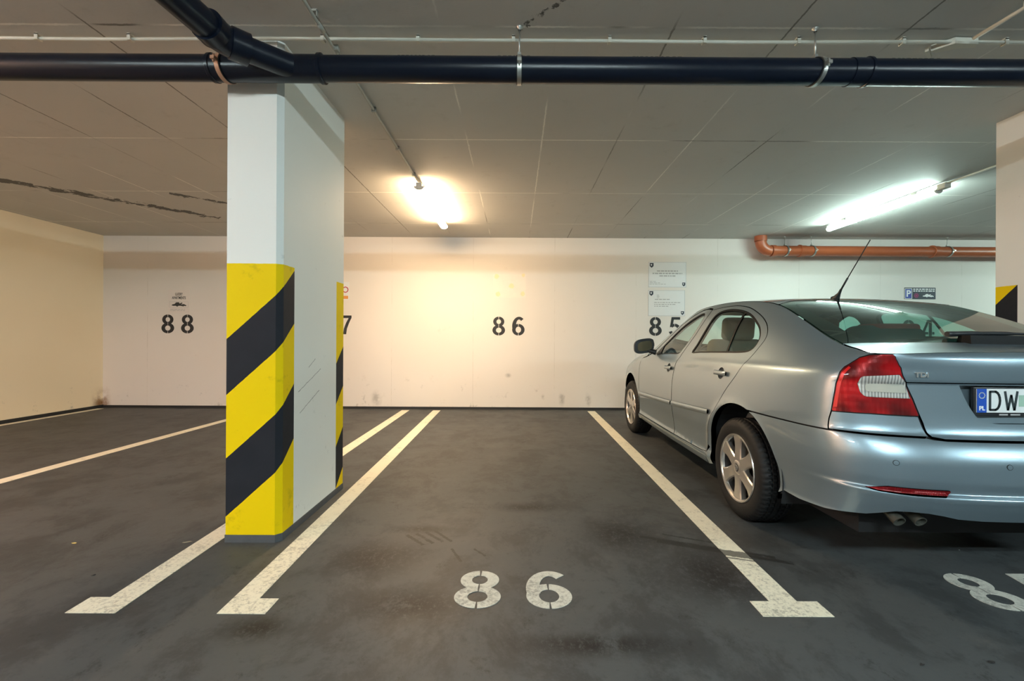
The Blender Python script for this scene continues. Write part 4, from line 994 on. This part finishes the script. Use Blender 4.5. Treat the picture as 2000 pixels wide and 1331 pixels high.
# front bumper with grille and headlamps
fbr = [(SO(4.062), .70), (SO(4.002), .62), (SO(3.952), .50), (SO(3.942), .26)]
ftop = [(SMAX, float(ZTOP(SMAX))-.003)]+[(s, float(ZTOP(s))-.003) for s in np.linspace(SMAX-.05, SO(4.03), 30)]
frl = ftop+fbr+[(SMAX-.3, .22), (SMAX, .22)]
for sg in (-1, 1):
    g1 = fillet([(SMAX-.004, .72), (SMAX-.30, .71), (SMAX-.25, .60), (SMAX-.004, .59)], {1: .03, 2: .03}, 4); g2 = fillet([(SMAX-.004, .42), (SMAX-.42, .41), (SMAX-.38, .30), (SMAX-.004, .29)], {1: .03, 2: .03}, 4)
    hl = fillet([(SMAX-.36, .70), (SMAX-.80, .72), (SMAX-.78, .62), (SMAX-.40, .58)], .03, 4)
    fb = put(PM().patch(f_side(sg), frl, [g1, g2, hl], lip=.012).build('front_bumper', M['paint']))
    sub(PM().patch(f_side(sg), inset(g1, -.002), off=-.012, lip=0).patch(f_side(sg), inset(g2, -.002), off=-.012, lip=0).build('grille', M['trim_black']), fb)
    sub(PM().patch(f_side(sg), inset(hl, .002), off=.0, lip=.01).build('headlamp', M['chrome']), fb)
# underside and wheel wells
b = MB().box((0, 2.25, .26), (1.24, 3.9, .10)).box((0, 2.28, .32), (1.62, 1.84, .14)).box((0, .40, .39), (1.05, .30, .10))
put(b.build('underbody', M['under']))
for c in (1.0, 3.578):
    for k in (-1, 1):
        b = MB(); cc = AC if c == 1.0 else FC
        n = 26; pr = [(cc+(AR+.02)*math.cos(R(-14+208*i/n)), AZ+(AR+.02)*math.sin(R(-14+208*i/n))) for i in range(n+1)]
        A = [b.bm.verts.new((k*.835, y, z)) for y, z in pr]; B = [b.bm.verts.new((k*.60, y, z)) for y, z in pr]
        for i in range(n): b.bm.faces.new((A[i], A[i+1], B[i+1], B[i]))
        b.bm.faces.new(B); put(b.build('wheel_well', M['under']))
# cabin
put(MB().box((0, 1.9, .40), (1.40, 2.6, .05)).box((0, .86, .70), (1.36, .06, .60)).build('cabin_floor', M['dash']))
put(MB().box((0, .72, 1.035), (1.16, .50, .02)).build('parcel_shelf', M['dash']))
b = MB().prism([(2.62, .80), (2.60, .98), (2.70, 1.03), (2.95, .99), (3.05, .80)], lambda y, z: (-.74, y, z), lambda y, z: (.74, y, z)); put(b.build('dashboard', M['dash'], smooth=30))
b = MB().lathe([(-.012, .165), (0, .178), (.012, .165), (0, .155)], (0, 0, 0), 'Y', 30, closed=True); b.box((0, 0, 0), (.32, .02, .05)).box((0, 0, -.06), (.05, .02, .14))
bmesh.ops.transform(b.bm, matrix=Matrix.Translation((-.37, 2.42, .93)) @ Matrix.Rotation(R(-25), 4, 'X'), verts=b.bm.verts); put(b.build('steering_wheel', M['dash'], smooth=40))
def soft_box(b, c, d, rot=0, bev=.05):
    r = bmesh.ops.create_cube(b.bm, size=1); bmesh.ops.transform(b.bm, matrix=Matrix.Translation(c) @ Matrix.Rotation(rot, 4, 'X') @ Matrix.Diagonal((*d, 1)), verts=r['verts'])
    bmesh.ops.bevel(b.bm, geom=list({e for v in r['verts'] for e in v.link_edges}), offset=bev, segments=5, affect='EDGES', profile=.5)
    return b
def seat(x, y, head=True, hy=0):
    b = MB(); soft_box(b, (x, y+.25, .55), (.50, .50, .16), 0, .05); soft_box(b, (x, y-.06, .84), (.48, .13, .62), R(14), .055)
    o = put(b.build('seat', M['seat'], smooth=60))
    hb = MB(); soft_box(hb, (x, y-.155, 1.232), (.27, .10, .20), R(8), .045); sub(hb.build('headrest', M['seat'], smooth=60), o)
    pb = MB()
    for k in (-1, 1): pb.tube([(x+k*.06, y-.14, 1.09), (x+k*.06, y-.152, 1.16)], .006, 8)
    sub(pb.build('headrest_post', M['chrome']), o)
seat(-.36, 2.12); seat(.36, 2.12)
b = MB(); soft_box(b, (0, 1.42, .58), (1.30, .50, .18), 0, .05); soft_box(b, (0, 1.06, .82), (1.30, .14, .50), R(16), .055); bs = put(b.build('rear_bench', M['seat'], smooth=60))
for x in (-.42, .42):
    hb = MB(); soft_box(hb, (x, .985, 1.115), (.26, .08, .10), R(8), .035); sub(hb.build('headrest', M['dash'], smooth=60), bs)
# mirrors
for sg in (-1, 1):
    b = MB(); c = Vector((sg*.945, 2.74, 1.072))
    prof = []
    r = bmesh.ops.create_uvsphere(b.bm, u_segments=28, v_segments=18, radius=1)
    for v in r['verts']:
        x, y, z = v.co; n = 3.2
        k = (abs(x)**n+abs(z)**n+1e-9)**(1/n); kk = math.hypot(x, z)/(k+1e-9) if k > 1e-6 else 1
        v.co = Vector((x*kk*.103, max(y, -.02)*.095 if y > 0 else -.02, z*kk*.076+.012*sg*x*0))
        v.co.z += -.014*(v.co.x*sg/.1)
    bmesh.ops.transform(b.bm, matrix=Matrix.Translation(c), verts=b.bm.verts)
    b.tube([(sg*.83, 2.70, 1.005), (sg*.87, 2.72, 1.018), (sg*.91, 2.75, 1.03)], [.028, .024, .022], 14)
    mo = put(b.build('wing_mirror', M['trim_black'], smooth=60))
    b = MB(); poly = [(.078*(abs(math.cos(a))**.6)*math.copysign(1, math.cos(a)), .050*(abs(math.sin(a))**.6)*math.copysign(1, math.sin(a))) for a in [2*math.pi*k/32 for k in range(32)]]
    b.prism(poly, lambda x, z: (c.x+x, c.y-.036-.15*sg*x, c.z+z-.014*(x*sg/.1)), lambda x, z: (c.x+x, c.y-.015, c.z+z-.014*(x*sg/.1)))
    sub(b.build('mirror_glass', M['chrome']), mo)
# wheels
def make_wheel(sg, y, z=.316):
    ob_parts = {}
    xo = sg*.862; sx = -sg     # inward direction
    X = lambda d: xo+sx*d
    # tyre
    bm = bmesh.new(); W_ = .205; Rt = .3165
    prof = [(.012, .212), (.004, .222), (.0, .240), (-.003, .262), (.0, .284), (.010, .301), (.022, .3115)]
    tread = [.030, .046, .049, .057, .060, .078, .081, .089, .092, .1025]
    tread = [(d, Rt-(.007 if d in (.049, .057, .081, .089) else 0)) for d in tread]
    tr = tread+[(W_-d, r) for d, r in tread[::-1][1:]]
    back = [(W_-d, r) for d, r in prof[::-1]]
    full = prof+tr+back; n = 300; rings = []
    for k in range(n):
        a = 2*math.pi*k/n; ring_ = []
        for i, (d, r) in enumerate(full):
            rr = r
            if .018 < d < W_-.018 and r > .305:
                ph = (k+ (d-.1)*340*(1 if d < .1 else -1)*.45) % 5
                if ph < 1.6 and not (.089 < d < .116): rr -= .006
            ring_.append(bm.verts.new((X(d), y+rr*math.cos(a), z+rr*math.sin(a))))
        rings.append(ring_)
    for k in range(n):
        A, B = rings[k], rings[(k+1) % n]
        for i in range(len(full)-1): bm.faces.new((A[i], A[i+1], B[i+1], B[i]))
    # flatten where it stands
    for v in bm.verts: v.co.z = max(v.co.z, .0012)
    b = MB(); b.bm.free(); b.bm = bm
    tyre = b.build('tire', M['tyre'], smooth=50)
    # rim
    b = MB()
    b.lathe([(X(.012)-xo+0, .196), (X(.002)-xo, .204), (X(.000)-xo, .2115), (X(.005)-xo, .2155), (X(.014)-xo, .213), (X(.02)-xo, .205)], (xo, y, z), 'X', 96)
    b.lathe([(X(.012)-xo, .197), (X(.022)-xo, .193)], (xo, y, z), 'X', 96)
    # hub
    b.lathe([(X(.006)-xo, .0), (X(.006)-xo, .034), (X(.010)-xo, .050), (X(.018)-xo, .062), (X(.05)-xo, .066)], (xo, y, z), 'X', 48)
    for k in range(6):
        a0 = R(90+60*k); ca, sa = math.cos(a0), math.sin(a0)
        rs = [.040, .070, .100, .130, .160, .185, .201]; wd = [.046, .040, .037, .038, .042, .050, .058]; dp_ = [.010, .010, .011, .011, .010, .008, .008]
        rows = []
        for r, wv, d in zip(rs, wd, dp_):
            row = []
            for (q, dd) in ((-1, .034), (-1, .006), (-.80, .0), (0, -.001), (.80, .0), (1, .006), (1, .034)):
                t_ = q*wv; row.append(b.bm.verts.new((X(d+dd), y+r*ca-t_*sa, z+r*sa+t_*ca)))
            rows.append(row)
        for A, B in zip(rows, rows[1:]):
            for i in range(6): fc = b.bm.faces.new((A[i], A[i+1], B[i+1], B[i])); fc.smooth = False
    rim = put(b.build('wheel', M['alloy'], smooth=28))
    sub(MB().lathe([(X(.022)-xo, .193), (X(.04)-xo, .188), (X(.10)-xo, .180), (X(.17)-xo, .180)], (xo, y, z), 'X', 96).build('wheel_barrel', M['alloy_dark'], smooth=40), rim)
    sub(tyre, rim)
    sub(MB().lathe([(X(.0045)-xo, 0), (X(.004)-xo, .022), (X(.0065)-xo, .027)], (xo, y, z), 'X', 32).build('centre_cap', M['alloy_dark'], smooth=40), rim)
    b = MB().lathe([(X(.003)-xo, .014), (X(.003)-xo, .0185), (X(.0045)-xo, .0185), (X(.0045)-xo, .014)], (xo, y, z), 'X', 28, closed=True); b.prism([(-.006, -.009), (.002, -.012), (.007, .0), (.003, .013), (-.002, .004)], lambda u, v: (X(.003), y+u, z+v), lambda u, v: (X(.0045), y+u, z+v))
    sub(b.build('wheel_emblem', M['alloy']), rim)
    sub(MB().lathe([(X(.085)-xo, .05), (X(.085)-xo, .135), (X(.10)-xo, .135), (X(.10)-xo, .05)], (xo, y, z), 'X', 48).box((X(.09), y-.10, z+.06), (.06, .07, .10), bev=.01).build('brake_disc', M['disc'], smooth=40), rim)
    sub(MB().lathe([(X(.13)-xo, .0), (X(.13)-xo, .178)], (xo, y, z), 'X', 48).build('wheel_back', M['under']), rim)
for sg in (-1, 1):
    for y in (1.0, 3.578): make_wheel(sg, y)
# plate
py_ = .118
b = MB().box((0, py_, .868), (.532, .014, .128), bev=.004); pl = put(b.build('plate_frame', M['trim_black']))
sub(MB().box((0, py_-.008, .873), (.510, .003, .104)).build('number_plate', plain('plate white', (.78, .80, .80), .4, var=.03)), pl)
sub(MB().box((-.234, py_-.0102, .873), (.042, .0012, .104)).build('country_band', plain('plate blue', (.012, .075, .42), .4)), pl)
WI = M['white_ink']; o = text('PL', .026, WI, 'country_letters', pl, (-.234, py_-.0115, .839), off=.0008)
b = MB()
for k in range(12):
    a = 2*math.pi*k/12; b.box((-.234+.0125*math.sin(a), py_-.0112, .896+.0125*math.cos(a)), (.0036, .001, .0036), Matrix.Rotation(R(45), 3, 'Y'))
sub(b.build('star_ring', plain('pale yellow stars', (.75, .75, .5), .5)), pl)
bk = plain('plate black', (.02, .03, .035), .5)
def stroke(b, pts, wdt, y, closed=False):
    for p, q in zip(pts, pts[1:]):
        d = Vector((q[0]-p[0], q[1]-p[1])); L = d.length; d.normalize(); nn = Vector((-d.y, d.x))*wdt/2; e_ = d*wdt*.22
        b.prism([(p[0]-e_.x+nn.x, p[1]-e_.y+nn.y), (q[0]+e_.x+nn.x, q[1]+e_.y+nn.y), (q[0]+e_.x-nn.x, q[1]+e_.y-nn.y), (p[0]-e_.x-nn.x, p[1]-e_.y-nn.y)], lambda x, z: (x, y, z), lambda x, z: (x, y+.0012, z))
b = MB(); z0 = .833; hh = .080; x0 = -.198
D_ = [(x0, z0), (x0, z0+hh), (x0+.022, z0+hh)]+[(x0+.022+.022*math.cos(R(a)), z0+hh/2+(hh/2)*math.sin(R(a))) for a in range(80, -81, -20)]+[(x0+.022, z0), (x0, z0)]
stroke(b, D_, .0095, py_-.0112); x1 = x0+.066
stroke(b, [(x1, z0+hh), (x1+.013, z0), (x1+.027, z0+hh*.80), (x1+.041, z0), (x1+.054, z0+hh)], .0095, py_-.0112)
sub(b.build('plate_letters', bk), pl)
sub(MB().box((-.058, py_-.0105, .873), (.026, .001, .05), bev=.0).build('plate_sticker', plain('greenish sticker', (.35, .52, .42), .4)), pl)
b = MB(); words(b, 0, .10, 0, .0065, 11); bmesh.ops.transform(b.bm, matrix=Matrix.Translation((-.155, py_-.0052, .8115)), verts=b.bm.verts); sub(b.build('frame_print', M['ink']), pl)
# badge
pb_, nb_ = normals(f0, np.array([[-.498, .983]]), False); ang = math.atan2(-nb_[0][0], -nb_[0][1])
bd = text('TDI', .030, M['chrome'], 'badge', car, (0, 0, 0), ext=.002, off=.0012, sx=1.1)
bd.location = Vector((CXW+pb_[0][0]+nb_[0][0]*.003, CYW+pb_[0][1]+nb_[0][1]*.003, .983))-Vector(car.location); bd.rotation_euler = (R(90), 0, -ang)
# parking sensors
for s_, z_ in ((-.634, .603), (-.224, .609), (.224, .609), (.634, .603)):
    q = [(s_+.012*math.cos(a), z_+.012*math.sin(a)) for a in [2*math.pi*k/24 for k in range(24)]]
    so = put(PM().patch(f0, q, off=.0012, lip=.002, grid=.02, step=.01).build('parking_sensor', M['trim_black'])); q = [(s_+.0098*math.cos(a), z_+.0098*math.sin(a)) for a in [2*math.pi*k/24 for k in range(24)]]
    sub(PM().patch(f0, q, off=.0018, lip=.001, grid=.02, step=.01).build('sensor_face', M['paint']), so)
# wiper
zt = lambda x, e: float(T(np.array(x), np.array(e)))
b = MB(); prof = [(-.065, .365), (-.05, .40), (.24, .395), (.30, .35), (.26, .315), (-.055, .325)]
b.prism(prof, lambda x, e: (x, e, zt(x, e)-.004), lambda x, e: (x*.95, .365+(e-.365)*.85, zt(x, .365)+.032))
wp = put(b.build('wiper_housing', plain('wiper black', (.003, .0035, .004), .5, Specular_IOR_Level=.15), smooth=30))
b = MB(); pts = [(x, .42+.02*math.sin((x+.08)*3), zt(x, .42+.02*math.sin((x+.08)*3))+.020) for x in np.linspace(-.08, .42, 12)]; b.tube(pts, [.014]*4+[.011]*4+[.007]*4, 10); b.tube([(x, .395, zt(x, .395)+.008) for x in np.linspace(-.02, .50, 12)], .006, 8)
sub(b.build('wiper_arm', M['trim_black']), wp)
# aerial
e_ = 1.285; zb = zt(0, e_)
b = MB(); b.tube([(0, e_+.03, zb-.004), (0, e_+.012, zb+.008), (0, e_-.012, zb+.035), (0, e_-.030, zb+.062)], [.030, .021, .010, .0075], 14)
an = put(b.build('aerial', M['trim_black'], smooth=50))
sub(MB().tube([(0, e_-.030, zb+.060), (0, e_-.09, zb+.132)], .0060, 10).tube([(0, e_-.09, zb+.132), (0, e_-.28, zb+.352)], .0032, 10).build('aerial_rod', M['rubber']), an)
# exhaust tips
for x in (-.600, -.505):
    b = MB(); b.lathe([(0, .022), (0, .0255), (.11, .0255), (.11, .022)], (0, 0, 0), 'Z', 24, closed=True); b.lathe([(.09, .0), (.09, .023)], (0, 0, 0), 'Z', 24)
    bmesh.ops.transform(b.bm, matrix=Matrix.Translation((x+.035, .235, .378)) @ Matrix.Rotation(R(118), 4, 'X'), verts=b.bm.verts); put(b.build('exhaust_tip', M['exhaust'], smooth=40))
# bag seen through the rear window
b = MB(); soft_box(b, (0, 0, .09), (.40, .22, .18), 0, .075); bag = b.build('bag', plain('dark bag cloth', (.03, .04, .042), .8), None, smooth=60)
bag.location = (CXW-.09, CYW+.80, 1.046); tag(bag, 'dark rounded bag with a red top lying behind the rear window of the car', 'bag')
b = MB(); soft_box(b, (.03, 0, .165), (.26, .17, .05), 0, .022); b.build('red_cloth', plain('red cloth', (.45, .02, .02), .7), bag, smooth=60)
